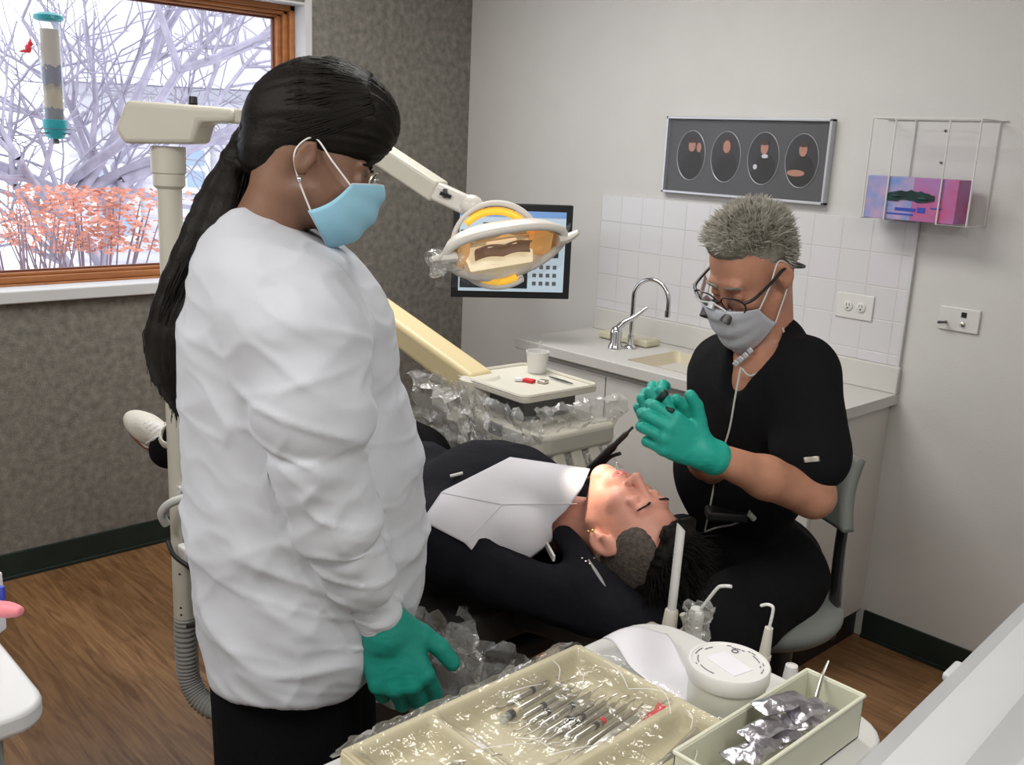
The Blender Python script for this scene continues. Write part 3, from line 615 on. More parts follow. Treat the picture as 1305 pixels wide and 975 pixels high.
# ---- operating light on its post
PX, PY = 1.191, -2.056
DL = empty('dental_light', (PX, PY, .30), 'cream operating light on tall post with lit amber lamp head over patient', 'dental light')
MB().tube([(PX, PY, .36), (PX, PY, 1.52)], .0285, 24).build('post', 'cream2', DL)
MB().lathe([(.03, 1.478), (.037, 1.485), (.037, 1.512), (.040, 1.515), (.040, 1.575)], 28, o=(PX, PY, 0)).build('collar', 'cream2', DL)
X = np.array([HR, ZZ, -HF]).T     # local x across, y up, z to viewer
pc = V3(PX, PY, 0)
def s2(px, py, d=2.31): q = at(px, py, d)-pc; return (float(q@HR), float(q[2]))
b = MB(); poly = [s2(159, 165), s2(177, 129), s2(310, 139), s2(310, 157), s2(266, 157), s2(257, 184), s2(169, 183)]
b.prism(poly, .13, X, pc+HF*.065); b.build('elbow_housing', 'cream2', DL, bevel=.012)
e0 = at(300, 148, 2.28); e1 = at(447, 160, 2.08)
b = MB(); bar(b, e0, e1, .05, .034); b.build('upper_arm', 'cream2', DL, bevel=.008)
b = MB(); b.lathe([(.030, -.045), (.034, -.035), (.034, .03), (.028, .04)], 20, o=e1-ZZ*.01); b.build('elbow_joint', 'cream2', DL)
b = MB(); b.tube([at(246, 133, 2.3), at(246, 124, 2.3)], .010, 12); b.build('knob', 'black', DL)
j0 = at(447, 170, 2.08); j1 = at(560, 245, 1.985)
b = MB(); bar(b, j0, j1, .045, .043, up=ZZ); b.build('lower_arm', 'cream2', DL, bevel=.006)
b = MB(); bar(b, at(553, 242, 1.985), at(598, 263, 1.975), .034, .038); b.ball(at(600, 262, 1.975), (.026, .026, .022)); jt = b.build('lamp_joint', 'lampwhite', DL, bevel=.008)
b = MB(); bar(b, at(561, 246, 1.962), at(575, 251, 1.962), .010, .007); bar(b, at(567, 241, 1.962), at(567, 252, 1.962), .008, .008); b.build('latch', 'black', jt)
LC = at(643, 322, 1.93)
mouth = V3(2.33, -1.70, 1.0)
n_ = unit(unit(mouth-LC)*.8+unit(CP-LC)*.55)
lx = unit(HR-ZZ*.10); lx = unit(lx-n_*(lx@n_)); ly = np.cross(n_, lx); LX = np.array([lx, ly, n_]).T
def lp(x, y, z): return LC+LX@V3(x, y, z)
HL, HH = .122, .062
def outline(t):
    c, s = math.cos(t), math.sin(t); x = HL*math.copysign(abs(c)**.75, c); y = HH*math.copysign(abs(s)**.8, s)*(1-.28*(x/HL)**2); return x, y+.018*(x/HL)**2
lh = MB(); lh.grid(lambda u, v: lp(outline(2*PI*u)[0]*math.sin(v*PI/2)**.8, outline(2*PI*u)[1]*math.sin(v*PI/2)**.8, -.055*math.cos(v*PI/2)), 48, 14, wrap=True)
lh = lh.build('lamp_head', 'lampwhite', DL, solid=.003, angle=180)
b = MB(); b.tube([lp(*outline(2*PI*i/60), .002) for i in range(61)], .0085, 10, cap=False); b.build('rim', 'lampwhite', lh, angle=180)
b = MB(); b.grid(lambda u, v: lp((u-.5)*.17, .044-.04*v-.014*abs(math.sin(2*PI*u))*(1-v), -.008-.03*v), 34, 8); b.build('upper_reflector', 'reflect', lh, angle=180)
b = MB(); b.grid(lambda u, v: lp((u-.5)*.15*(1-.12*v), -.012-.028*v, -.040+.038*v), 20, 6); b.build('lower_reflector', 'glint', lh, angle=180)
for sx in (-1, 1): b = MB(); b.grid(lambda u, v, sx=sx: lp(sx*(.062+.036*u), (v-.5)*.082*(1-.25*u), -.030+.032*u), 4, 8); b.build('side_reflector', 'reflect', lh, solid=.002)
b = MB(); b.tube([lp(-.03, .008, -.02), lp(.03, .008, -.02)], .006, 12); b.build('bulb', 'glint', lh)
b = MB(); b.grid(lambda u, v: lp((u-.5)*.115, .016-.030*v, -.004-.008*math.cos(PI*(v-.5))-.006*abs(math.sin(2*PI*u))), 24, 8); b.build('bulb_shield', 'brownglass', lh, solid=.003)
for sx in (-1, 1):
    b = MB(); P = [lp(sx*.108, .012, .0), lp(sx*.13, .014, .002), lp(sx*.152, .022+.006*sx, .004)]; b.tube(spline(P, 5), np.linspace(.028, .010, 11), 14, squash=.5); b.build('handle', 'lampwhite', lh)
cy_ = at(633, 312, 1.97)
def yk(t, r=1): return cy_+HR*(math.cos(t)*.082*r)+ZZ*(math.sin(t)*.078*r)-HF*.0
ts = np.linspace(.15*PI, 1.72*PI, 40)
b = MB(); b.grid(lambda u, v: yk(ts[int(round(u*39))], 1.06)+HF*(v-.5)*.05, 39, 4); b.build('yoke', 'lampwhite', DL, solid=.009, angle=180)
b = MB(); b.grid(lambda u, v: yk(.15*PI+u*.66*PI, .90-.04*math.sin(u*PI))+HF*(v-.5)*.047, 24, 4); b.build('amber_glow_liner', 'amber', DL, solid=.013, angle=180)  # glowing strip stands in for lamp light on the yoke's inner face
b = MB(); b.grid(lambda u, v: yk(1.33*PI+u*.36*PI, .93)+HF*(v-.5)*.047, 14, 4); b.build('amber_glow_liner', 'amber', DL, solid=.012, angle=180)
crumple('handle_wrap', lambda u, v: lp(-.155+.06*u, 0, 0)+LX@V3(0, (.028-.006*u)*math.cos(2*PI*v), (.026)*math.sin(2*PI*v)), 14, 20, 'wrap', DL, .006, 55, 4)
crumple('lamp_wrap', lambda u, v: lp((u-.5)*.27, (v-.5)*.11-.02, .016-.03*(2*u-1)**2), 26, 12, 'wrap2', DL, .005, 40, 8)
# post fittings: bracket, cable loops, ribbed hose
b = MB(); q = at(232, 620, 2.5); b.box(q, (.05, .03, .012)); b.box(q-ZZ*.03, (.035, .03, .05)); b.build('bracket', 'white', DL, bevel=.003)
hz = [V3(PX, PY, .37), V3(PX, PY, .26), V3(PX+.01, PY+.005, .17), V3(PX+.07, PY+.03, .12), V3(PX+.20, PY+.10, .12)]
hp = spline(hz, 40); s_ = np.arange(len(hp)); b = MB(); b.tube(hp, .0285+.0022*np.sin(s_*1.35), 18); b.build('ribbed_hose', 'rubber', DL, angle=180)
b = MB(); b.tube(spline([at(212, 668, 2.47), at(206, 655, 2.45), at(216, 642, 2.44), at(238, 634, 2.44), at(262, 628, 2.46)], 8), .011, 10); b.build('white_hose', 'cablewhite', DL)
b = MB(); b.tube(spline([at(214, 690, 2.49), at(222, 708, 2.45), at(240, 722, 2.44), at(262, 740, 2.46)], 8), .006, 8); b.tube(spline([at(240, 798, 2.56), at(262, 792, 2.5), at(282, 770, 2.5)], 8), .0065, 8)
b.tube(spline([at(250, 640, 2.5), at(246, 700, 2.5), at(262, 780, 2.5), at(272, 860, 2.55)], 8), .0035, 6); b.build('cables', 'cableblack', DL)
b = MB(); b.box(at(240, 705, 2.49), (.05, .04, .045)); b.build('connector', 'white', DL, bevel=.008)
b = MB(); bar(b, V3(PX, PY, .60), V3(1.30, -1.96, .60), .05, .05); b.build('chair_bracket', 'dsteel', DL, bevel=.006)
b = MB(); b.lathe([(.002, 0), (.003, .0015)], 8, axes(-HF), V3(PX, PY, .50)-HF*.0285); b.lathe([(.002, 0), (.003, .0015)], 8, axes(-HF), V3(PX, PY, .405)-HF*.0285); b.lathe([(.002, 0), (.003, .0015)], 8, axes(-HF), V3(PX, PY, .385)-HF*.0285); b.build('bolt', 'black', DL)

# ---- delivery unit across the patient
TZZ = 1.035
c4 = [on(603, 482, 2, TZZ), on(690, 511, 2, TZZ), on(752, 487, 2, TZZ), on(676, 464, 2, TZZ)]
TC = sum(c4)/4-HR*.022; tdx = unit((c4[1]-c4[0])+(c4[2]-c4[3])); tdy = unit(np.cross(ZZ, tdx)); TX = np.array([tdx, tdy, ZZ]).T
TW = .285; TH = .25
def tp(x, y, z): return TC+TX@V3(x, y, z)
DU = empty('delivery_unit', (.70, -1.50, 0), 'cream dentist instrument unit on beige arm wrapped in clear plastic film', 'dental unit')
b = MB(); bar(b, V3(.70, -1.50, 0), V3(.70, -1.50, 1.33), .08, .08, up=V3(1, 0, 0)); b.bx(.56, .84, -1.64, -1.40, 0, .04); b.build('support_post', 'cream', DU, bevel=.01)
a0 = at(336, 306, 3.05); a1 = at(612, 492, 2.52)
b = MB(); bar(b, V3(.70, -1.50, 1.30), a1, .085, .072); b.build('arm', 'beige', DU, bevel=.014)
b = MB(); b.lathe([(.05, -.06), (.055, -.05), (.055, .02), (.045, .03)], 24, o=a1); b.build('arm_joint', 'cream2', DU)
def rrect(hx, hy, r, n=6): 
    return [(sx*(hx-r)+r*math.cos(a), sy*(hy-r)+r*math.sin(a)) for sx, sy, a0_ in ((1, 1, 0), (-1, 1, PI/2), (-1, -1, PI), (1, -1, 1.5*PI)) for a in [a0_+k*PI/2/n for k in range(n+1)]]
b = MB(); b.prism(rrect(TW/2, TH/2, .02), .014, TX, tp(0, 0, -.014)); tt = b.build('tray_plate', 'cream2', DU, bevel=.003)
b = MB(); b.tube([tp(x, y, .002) for x, y in rrect(TW/2-.004, TH/2-.004, .02)+[rrect(TW/2-.004, TH/2-.004, .02)[0]]], .005, 6); b.build('tray_lip', 'cream2', tt)
b = MB(); b.box(tp(0, 0, -.045), (.20, .18, .06), TX); b.build('tray_support', 'dsteel', DU, bevel=.01)
b = MB(); b.prism(rrect(.20, .13, .04), .055, TX, tp(.02, -.00, -.13)); b.build('control_head', 'cream2', DU, bevel=.012)
b = MB(); b.prism(rrect(.105, .06, .03), .05, TX, tp(-.185, -.035, -.125)); b.build('left_handle', 'cream2', DU, bevel=.012)
b = MB(); b.box(tp(.05, -.133, -.095), (.05, .006, .03), TX); b.build('display', 'ink', DU, bevel=.003)
b = MB(); b.box(tp(.12, -.131, -.10), (.075, .008, .042), TX); b.build('keypad', 'white', DU, bevel=.003)
b = MB(); b.tube([tp(-.12, -.03, -.13), tp(-.12, -.03, -.22)], .011, 12); b.box(tp(-.15, -.03, -.19), (.035, .04, .06), TX); b.build('hook', 'dsteel', DU, bevel=.004)
b = MB(); b.tube([tp(-.17, -.06, -.125)+TX@V3(.02*math.cos(a), 0, -.012+.02*math.sin(a)) for a in np.linspace(PI, 2.2*PI, 12)], .006, 8); b.build('cup_hook', 'rubber', DU)
b = MB(); b.tube(spline([tp(-.22, -.06, -.12), tp(-.235, -.06, -.19), tp(-.22, -.05, -.28), tp(-.20, 0, -.40)], 8), .0022, 6); b.build('thin_cable', 'cablewhite', DU)
for i in range(4):
    c = tp(.185, -.125+i*.058, -.115); d_ = unit(TX@V3(.62, -.12, -.75))
    b = MB(); bar(b, c, c+d_*.085, .032, .036, up=tdy); h = b.build('handpiece_holder', 'cream2', DU, bevel=.007)
    b = MB(); b.tube(spline([c+d_*.04-tdy*.02, c+d_*.09-tdy*.024, c+d_*.14-tdy*.02], 6), np.linspace(.0085, .007, 13), 10); b.build('handpiece', 'steel' if i % 2 else 'rubber', h)
    b = MB(); b.tube(spline([c+d_*.13-tdy*.02, c+d_*.17+V3(-.02, 0, -.03), c+V3(-.1, .05, -.25), c+V3(-.2, .1, -.35)], 6), .006, 8); b.build('tubing', 'rubber', h)
# dark syringe reaching from the unit towards the man's hands
b = MB(); sa = at(748, 602, 2.15); sb = at(806, 545, 1.93)
b.tube(spline([sa, lerp(sa, sb, .35), lerp(sa, sb, .72), sb], 5), [.010]*4+[.009]*5+[.006]*4+[.003]*3, 10)
b.tube(spline([at(752, 612, 2.14), at(775, 585, 2.06), at(790, 578, 2.02)], 5), .004, 8)
hs = empty('air_syringe', sa-ZZ*.01, 'dark steel syringe handpiece pointing up from unit to the gloved hands', 'handpiece')
b.build('barrel', 'dsteel', hs)
b = MB(); b.tube(spline([sa, sa+V3(-.03, 0, -.03), tp(.16, -.14, -.20)], 6), .006, 8); b.build('tubing', 'rubber', hs)
# film around the unit
crumple('plastic_cover', lambda u, v: tp(-.27+.53*u, -.165+.03*math.sin(u*6), -.01-.18*v), 60, 22, 'wrap', DU, .010, 34, 11)
crumple('plastic_cover', lambda u, v: tp(-.30+.20*u, -.17+.26*v, -.035+.02*math.sin(v*5)-.03*u), 26, 24, 'wrap', DU, .012, 40, 17)
crumple('plastic_cover', lambda u, v: tp(.16+.14*v, -.17+.27*u, -.09-.15*v), 34, 26, 'wrap', DU, .013, 36, 23)
crumple('plastic_cover', lambda u, v: tp(.205+.02*math.sin(v*7), -.15+.28*u, -.01-.15*v), 26, 20, 'wrap', DU, .012, 40, 29)
crumple('plastic_cover', lambda u, v: tp(-.06+.07*u+.10*v, -.17+.02*math.sin(u*5), -.06-.24*v), 16, 26, 'wrap', DU, .010, 50, 31)
# things on the little tray
q = on(684, 474, 2, TZZ+.001)
t = empty('paper_cup', q, 'small white cup with a thin stick on the dentist unit tray', 'cup')
MB().lathe([(.002, .002), (.024, 0), (.030, .052), (.031, .056), (.029, .056), (.023, .006), (.002, .006)], 26, o=q, cap=False).build('cup', 'white', t)
MB().tube([q+V3(.0, 0, .01), q+V3(.008, .0, .085)], .002, 6).build('stick', 'white', t)
def small(name, m, px, py, d, lab, cat, rot=.3, bev=.002, dz=0):
    q = on(px, py, 2, TZZ+.0005+dz); b = MB(); b.box(q+ZZ*d[2]/2, d, TX@rotm('Z', rot)); return tag(b.build(name, m, None, bevel=bev, org=q), lab, cat)
small('bur_block', 'red', 674, 487, (.03, .02, .008), 'small red block among the tools on dentist unit tray', 'bur block')
small('steel_clip', 'steel', 692, 488, (.022, .022, .008), 'small square grey metal holder right of the red block', 'metal holder')
small('cotton_roll', 'paper', 661, 486, (.022, .014, .01), 'tiny white cotton roll left of the red block', 'cotton roll', .9, .004)
q0, q1 = on(700, 480, 2, TZZ+.005), on(730, 489, 2, TZZ+.005)
tag(MB().tube([q0, lerp(q0, q1, .3), lerp(q0, q1, .7), q1], [.0015, .003, .003, .0015], 8).build('probe', 'dsteel', None), 'thin dark steel probe lying on the dentist unit tray', 'dental instrument')

# ---- patient chair
CH = empty('dental_chair', (1.7, -1.72, 0), 'dark reclined dental chair under the patient, side wrapped in clear film', 'dental chair')
def chz(x): return np.interp(x, [.45, .9, 1.2, 1.55, 2.1, 2.3, 2.36, 2.52], [.66, .68, .72, .64, .715, .755, .76, .80])
def padgrid(x0, x1, hw, th, ztop, name, m, yc=-1.735):
    b = MB(); b.grid(lambda u, v: (lambda x, a: (x, yc+hw*math.copysign(abs(math.cos(a))**.35, math.cos(a)), ztop(x)-th/2+th/2*math.copysign(abs(math.sin(a))**.35, math.sin(a))))(x0+(x1-x0)*v, 2*PI*u), 40, 30, wrap=True)
    b.add([], []); n = 40
    k = len(b.v[0]); b.f += [tuple(range(n))[::-1], tuple(range(k-n, k))]; b.mi += [0, 0]
    return b.build(name, m, CH, bevel=.012, angle=60)
padgrid(1.42, 2.20, .245, .085, lambda x: chz(x), 'backrest', 'dvinyl')
padgrid(1.06, 1.46, .24, .09, lambda x: chz(x)-.004, 'seat', 'dvinyl')
padgrid(2.21, 2.47, .11, .06, lambda x: chz(x)+.0, 'headrest', 'dvinyl')
b = MB(); b.bx(1.40, 2.20, -1.99, -1.48, .585, .63); b.build('back_shell', 'dvinyl', CH, bevel=.012)
b = MB(); b.bx(1.50, 2.02, -1.92, -1.56, .18, .585); b.build('lift_column', 'black', CH, bevel=.02)
b = MB(); b.bx(1.15, 2.0, -1.97, -1.50, 0, .16); b.build('base_plate', 'black', CH, bevel=.02)
crumple('plastic_sheet', lambda u, v: V3(1.45+1.0*u, -2.00-.05*math.sin(v*PI*.5)+.01*math.sin(u*30), .735-.20*v+.02*math.sin(u*9)), 80, 18, 'wrap', CH, .012, 26, 41)
crumple('plastic_sheet', lambda u, v: V3(2.10+.24*u, -2.03+.13*v*(1-u), .70+.03*math.sin(u*5)-.06*(1-v)), 24, 18, 'wrap', CH, .014, 38, 47)

# ---- instrument cart and what stands on it
CZ = .862
b = MB(); CXa, CXb, CYa, CYb = 2.56, 2.995, -2.85, -1.86
IC = empty('instrument_cart', ((CXa+CXb)/2, -2.3, 0), 'white rounded instrument cart between the woman and the camera', 'cart')
b = MB(); b.prism([(x+(CXa+CXb)/2, y+(CYa+CYb)/2) for x, y in rrect((CXb-CXa)/2, (CYb-CYa)/2, .07)], .024, None, (0, 0, CZ-.025)); b.build('top', 'white', IC, bevel=.006)
B('body', 'white', IC, (CXa+.06, CXb-.05, CYa+.05, CYb-.16, .06, CZ-.026), bevel=.02)
for x in (CXa+.1, CXb-.1):
    for y in (CYa+.1, CYb-.22):
        b = MB(); b.lathe([(.028, -.01), (.03, 0), (.028, .01)], 18, axes((1, 0, 0)), (x, y, .031)); b.tube([(x, y, .035), (x, y, .065)], .01, 8); b.build('caster', 'black', IC)
# holder bar with suction tools
hb0 = on(745, 826, 2, CZ); hb1 = on(1012, 878, 2, CZ); HY = -1.80
AH = empty('assistant_holder', (2.66, HY, CZ-.06), 'cream holder bar at the cart edge carrying suction hoses and syringe', 'instrument holder')
b = MB(); bar(b, V3(2.50, HY, CZ-.075), V3(2.85, HY, CZ-.075), .045, .03); bar(b, V3(2.68, HY, CZ-.075), V3(2.68, CYb-.04, CZ-.04), .05, .02); b.build('bar', 'cream2', AH, bevel=.008)
def rod(px, py, dz=0): q = on(px, py, 1, HY); return q
hv0, hv1, hv2 = on(851, 812, 1, HY), on(856, 778, 1, HY-.0), on(868, 672, 1, HY+.0)
t = empty('suction_wand', hv0-ZZ*.03, 'tall white plastic suction tube standing upright in the grey holder', 'suction tube')
b = MB(); b.tube([hv0-ZZ*.03, hv0, hv1, hv1+(hv2-hv1)*.02], [.014, .0145, .0115, .009], 18); b.build('valve_body', 'cream2', t)
b = MB(); d_ = unit(hv2-hv1); b.tube([hv1, hv2], .0078, 16); k = len(b.v[0]); V = b.v[0]; V[-16:] += np.outer((V[-16:]-hv2)@HR, d_)*-.9; b.build('tube', 'white', t)
b = MB(); b.tube(spline([hv0+HR*.01, hv0+HR*.03+ZZ*.02, hv0+HR*.022+ZZ*.045], 5), .006, 8); b.build('lever', 'cream2', t)
b = MB(); b.tube(spline([hv0-ZZ*.025, hv0-ZZ*.15, hv0-ZZ*.4+HR*.05, hv0-ZZ*.6-HR*.1], 6), .011, 10); b.build('hose', 'rubber', t)
s0, s1 = on(884, 815, 1, HY), on(888, 775, 1, HY)
t = empty('saliva_ejector', s0-ZZ*.03, 'plastic wrapped saliva ejector with bent white straw tip', 'suction tube')
b = MB(); b.tube([s0-ZZ*.03, s1-ZZ*.01, s1], [.013, .0135, .010], 18); b.build('valve_body', 'white', t)
b = MB(); b.tube(spline([s1-ZZ*.012, on(898, 770, 1, HY), on(914, 750, 1, HY), on(922, 747, 1, HY), on(932, 747.5, 1, HY)], 5), .003, 8); b.build('straw', 'white', t)
crumple('plastic_wrap', lambda u, v: (lambda z, r: s0+V3(r*math.cos(2*PI*u), r*math.sin(2*PI*u), z))(.065*v-.005, .019+.006*abs(2*v-1)), 20, 14, 'wrap', t, .006, 80, 51)
b = MB(); b.tube(spline([s0-ZZ*.025, s0-ZZ*.15, s0-ZZ*.4, s0-ZZ*.6-HR*.1], 6), .007, 8); b.build('hose', 'rubber', t)
y0_, y1_ = on(973, 842, 1, HY), on(980, 800, 1, HY)
t = empty('water_syringe', y0_-ZZ*.03, 'slim grey water syringe with hooked tip behind the round jar', 'syringe')
b = MB(); b.tube([y0_-ZZ*.03, y0_, y1_], [.010, .010, .0065], 14); b.tube([y0_+ZZ*.004, y0_+ZZ*.01], .0112, 14); b.build('handle', 'cream2', t)
b = MB(); b.tube(spline([y1_-ZZ*.004, on(984, 785, 1, HY), on(985, 774, 1, HY), on(978, 770.5, 1, HY), on(970, 772, 1, HY)], 5), .0026, 8); b.build('tip', 'white', t)
e0_, e1_ = on(1006, 876, 1, HY), on(1009, 848, 1, HY)
b = MB(); b.tube([e0_-ZZ*.03, e0_, lerp(e0_, e1_, .5), e1_], [.013, .0135, .012, .0095], 20, cap=False); b.tube([e1_, e1_-ZZ*.03], [.0065, .0065], 16); b.tube([e1_, e1_+ZZ*.0005], [.0095, .0066], 20, cap=False)
tag(b.build('nozzle_cap', 'white', None, org=e0_-ZZ*.03), 'short hollow white nozzle standing left of the cream bin far corner', 'nozzle')
# round jar
JZ = .935; jc = on(929, 843, 2, JZ); jr = .0575
t = empty('round_jar', (jc[0], jc[1], CZ), 'round translucent white jar with printed lid on the cart', 'jar')
MB().lathe([(.01, CZ+.0005), (jr*.88, CZ+.0005), (jr*.93, CZ+.004), (jr*.93, JZ-.022)], 40, o=(jc[0], jc[1], 0)).build('jar', 'jar', t)
MB().lathe([(jr*.97, JZ-.024), (jr, JZ-.02), (jr, JZ-.003), (jr*.97, JZ), (jr*.9, JZ), (jr*.88, JZ-.0012), (.001, JZ-.0012)], 44, o=(jc[0], jc[1], 0), cap=False).build('lid', 'white', t)
b = MB(); q = V3(jc[0]+.003, jc[1]-.004, JZ-.0007); b.box(q, (.056, .036, .0008), rotm('Z', -.2)); lb = b.build('label', 'paper', t, smooth=False)
b = MB(); rn = random.Random(9)
for k in range(26):
    a = .25+k*.16+(.0 if k < 13 else .5)
    if k == 13: b.build('print', 'ink', t, smooth=False); b = MB()
    r_ = jr*.74+rn.choice((0, .0045)); b.box(V3(jc[0]+r_*math.cos(a), jc[1]+r_*math.sin(a), JZ-.0006), (.0035+rn.uniform(0, .004), .0012, .0006), rotm('Z', a+PI/2))
b.build('print', 'ink', t, smooth=False); b = MB(); b.tube([V3(jc[0]-.012+.0045*math.cos(a), jc[1]+.032+.0045*math.sin(a), JZ-.0004) for a in np.linspace(0, 2*PI, 14)], .0008, 5)
b.build('round_mark', 'ink', t, smooth=False)
# paper towel beside the jar
nq = [on(775, 812, 2, CZ+.014), on(826, 806, 2, CZ+.03), on(880, 845, 2, CZ+.018), on(860, 905, 2, CZ+.01), on(795, 860, 2, CZ+.01)]
c0_, c1_, c2_, c3_ = on(768, 818, 2, .885), on(850, 806, 2, .885), on(905, 880, 2, .885), on(838, 890, 2, .885)
b = MB(); b.grid(lambda u, v: lerp(lerp(c0_, c1_, u), lerp(c3_, c2_, u), v)+ZZ*(.012*math.sin(u*4+v*3)+.006*math.sin(v*9)+.012*(1-v)-.006), 22, 22)
tag(b.build('paper_towel', 'paper', None, solid=.002, angle=180), 'crumpled white paper towel between instrument tray and round jar', 'paper towel')
# cream bin with foil packets
BZ = .925; f0_, f1_, f2_ = on(1028, 856, 2, BZ), on(1106, 886, 2, BZ), on(893, 965, 2, BZ)
by1 = (f0_[1]+f1_[1])/2; bx0 = f0_[0]-.002; bx1 = f1_[0]-.002; by0 = by1-.30
t = empty('storage_bin', ((bx0+bx1)/2, (by0+by1)/2, CZ), 'cream open plastic bin full of silver packets on the cart', 'bin')
w_ = .0035; zb_ = CZ+.0005
b = MB(); b.bx(bx0, bx1, by0, by1, zb_, zb_+.004); b.bx(bx0, bx0+w_, by0, by1, zb_, BZ); b.bx(bx1-w_, bx1, by0, by1, zb_, BZ); b.bx(bx0, bx1, by0, by0+w_, zb_, BZ); b.bx(bx0, bx1, by1-w_, by1, zb_, BZ)
b.build('tub', 'binmat', t, bevel=.0012)
b = MB(); 
for p_, q_ in (((bx0, by0), (bx1, by0)), ((bx1, by0), (bx1, by1)), ((bx1, by1), (bx0, by1)), ((bx0, by1), (bx0, by0))): b.tube([(p_[0], p_[1], BZ), (q_[0], q_[1], BZ)], .0028, 8)
b.build('lip', 'binmat', t)
def packet(q, L, W, X, name='foil_packet'):
    b = MB(); b.grid(lambda u, v: (lambda x, y: q+X@V3((x-.5)*L, (y-.5)*W, .0085*(math.sin(PI*x)*math.sin(PI*y))**.6))(u, v), 16, 10)
    b.grid(lambda u, v: (lambda x, y: q+X@V3((x-.5)*L, (y-.5)*W, -.0085*(math.sin(PI*x)*math.sin(PI*y))**.6))(u, v), 16, 10)
    for i in (0, 1): b.v[i] = b.v[i]+np.stack([ridge(b.v[i]*60, s) for s in (1, 2, 3)], 1)*.0022
    return b.build(name, 'foil', None, angle=180)
pk = [(990, 895, .955, .075, .6), (1026, 905, .94, .06, .5), (1002, 920, .93, .06, .9), (970, 930, .94, .065, .3), (1010, 948, .925, .06, .7), (975, 960, .93, .06, .2), (1045, 932, .925, .06, 1.1), (1030, 955, .92, .06, 1.3), (1052, 912, .92, .05, .4), (948, 958, .925, .06, .5)]
lab = ['lilac tinted foil packet on top, touching the bin left wall', 'silver foil packet nearest the far right corner of the bin', 'silver foil packet at the middle of the heap in bin', 'pale foil packet lying against left wall of the bin', 'crumpled silver packet low in the heap, right of centre',
       'silver packet at the bottom frame edge of the bin', 'thin silver packet leaning on the right wall of bin', 'lowest silver packet along the right wall of bin', 'small silver packet just inside the bin right wall', 'foil packet in the nearest left corner of the bin']
for (px, py, z, L, ang), lb in zip(pk, lab):
    q = on(px, py, 2, z-.018); q[0] = min(max(q[0], bx0+.033), bx1-.033); X = rotm('Z', PI/2-ang*.5)@rotm('Y', -.15+.2*ang)@rotm('X', .18*math.sin(px))
    tag(packet(q, L*.98, L*.48, X), lb, 'packet', 'foil packets in the cream bin')
b = MB(); b.tube(spline([on(1040, 890, 2, .915), on(1048, 862, 2, .93), on(1056, 842, 2, .945)], 5), np.linspace(.003, .0012, 11), 8, squash=.5)
tag(b.build('plastic_pick', 'steel', None), 'thin curved silver pick sticking up out of the bin', 'pick')

# ---- foreground instrument tray
tx0, tx1, ty0, ty1, tz0, tz1 = 2.600, 2.872, -2.50, -2.085, CZ+.001, CZ+.036
IT = empty('instrument_tray', ((tx0+tx1)/2, (ty0+ty1)/2, CZ+.001), 'beige plastic instrument tray covered in clear film, full of steel tools', 'tray')
def trayz(x, y):
    def wall(d, w=.012): return max(0, 1-max(0, d)/w)
    e = min(x-tx0, tx1-x, y-ty0, ty1-y); z = wall(e-.006, .016)
    z = max(z, .8*wall(abs(x-2.792)-.006, .012)); 
    if x < 2.79: z = max(z, .75*wall(abs(y+2.365)-.005, .012))
    return tz0+.004+(tz1-tz0-.004)*(z*z*(3-2*z))
b = MB(); b.grid(lambda u, v: (lambda x, y: (x, y, trayz(x, y)))(tx0+(tx1-tx0)*u, ty0+(ty1-ty0)*v), 70, 100); b.build('tray', 'traymat', IT, angle=180)
b = MB(); 
b.bx(tx0-.004, tx0+.001, ty0, ty1, tz0, tz1); b.bx(tx1-.001, tx1+.004, ty0, ty1, tz0, tz1); b.bx(tx0, tx1, ty1-.001, ty1+.004, tz0, tz1); b.bx(tx0, tx1, ty0-.004, ty0+.001, tz0, tz1); b.build('side_wall', 'traymat', IT, bevel=.002)
rn = random.Random(12)
def filmz(x, y): return max(trayz(x, y), CZ+.024)+.003+.004*math.sin(x*60+y*25)
b = MB(); b.grid(lambda u, v: (lambda x, y: (x, y, filmz(x, y)))(tx0+(tx1-tx0)*u, ty0+(ty1-ty0)*v), 60, 90); V = b.v[0]
V[:, 2] += (ridge(V*V3(45, 20, 0)+V3(0, 0, 1), 5)+ridge(V*V3(22, 60, 0), 9))*.0022+.003; b.build('film_cover', 'wrap2', IT, angle=180)
b = MB(); b.grid(lambda u, v: (lambda a, s: V3(tx0-.012-.018*s+.0*a, ty0+(ty1-ty0)*u, tz1+.002-.032*s))(u, v), 80, 8); V = b.v[0]
b.v[0] = V+np.stack([ridge(V*50, s) for s in (1, 2, 3)], 1)*.006; b.build('film_edge', 'wrap', IT, angle=30)
b = MB()
cr_ = []
for (px0, py0, px1, py1, z) in ((705, 842, 712, 866, .91), (735, 850, 742, 880, .91), (770, 842, 800, 876, .915), (800, 878, 850, 884, .915), (640, 885, 690, 872, .905), (655, 940, 700, 952, .905), (835, 872, 855, 910, .915), (610, 955, 680, 948, .905), (700, 962, 760, 950, .905), (875, 905, 880, 930, .915), (880, 950, 885, 970, .91)):
    p_, q_ = on(px0, py0, 2, z), on(px1, py1, 2, z); mid = (p_+q_)/2+V3(.004, .003, .004); b = MB(); b.tube(spline([p_, mid, q_], 4), .0006, 4); b.build('film_crease', 'white', IT)
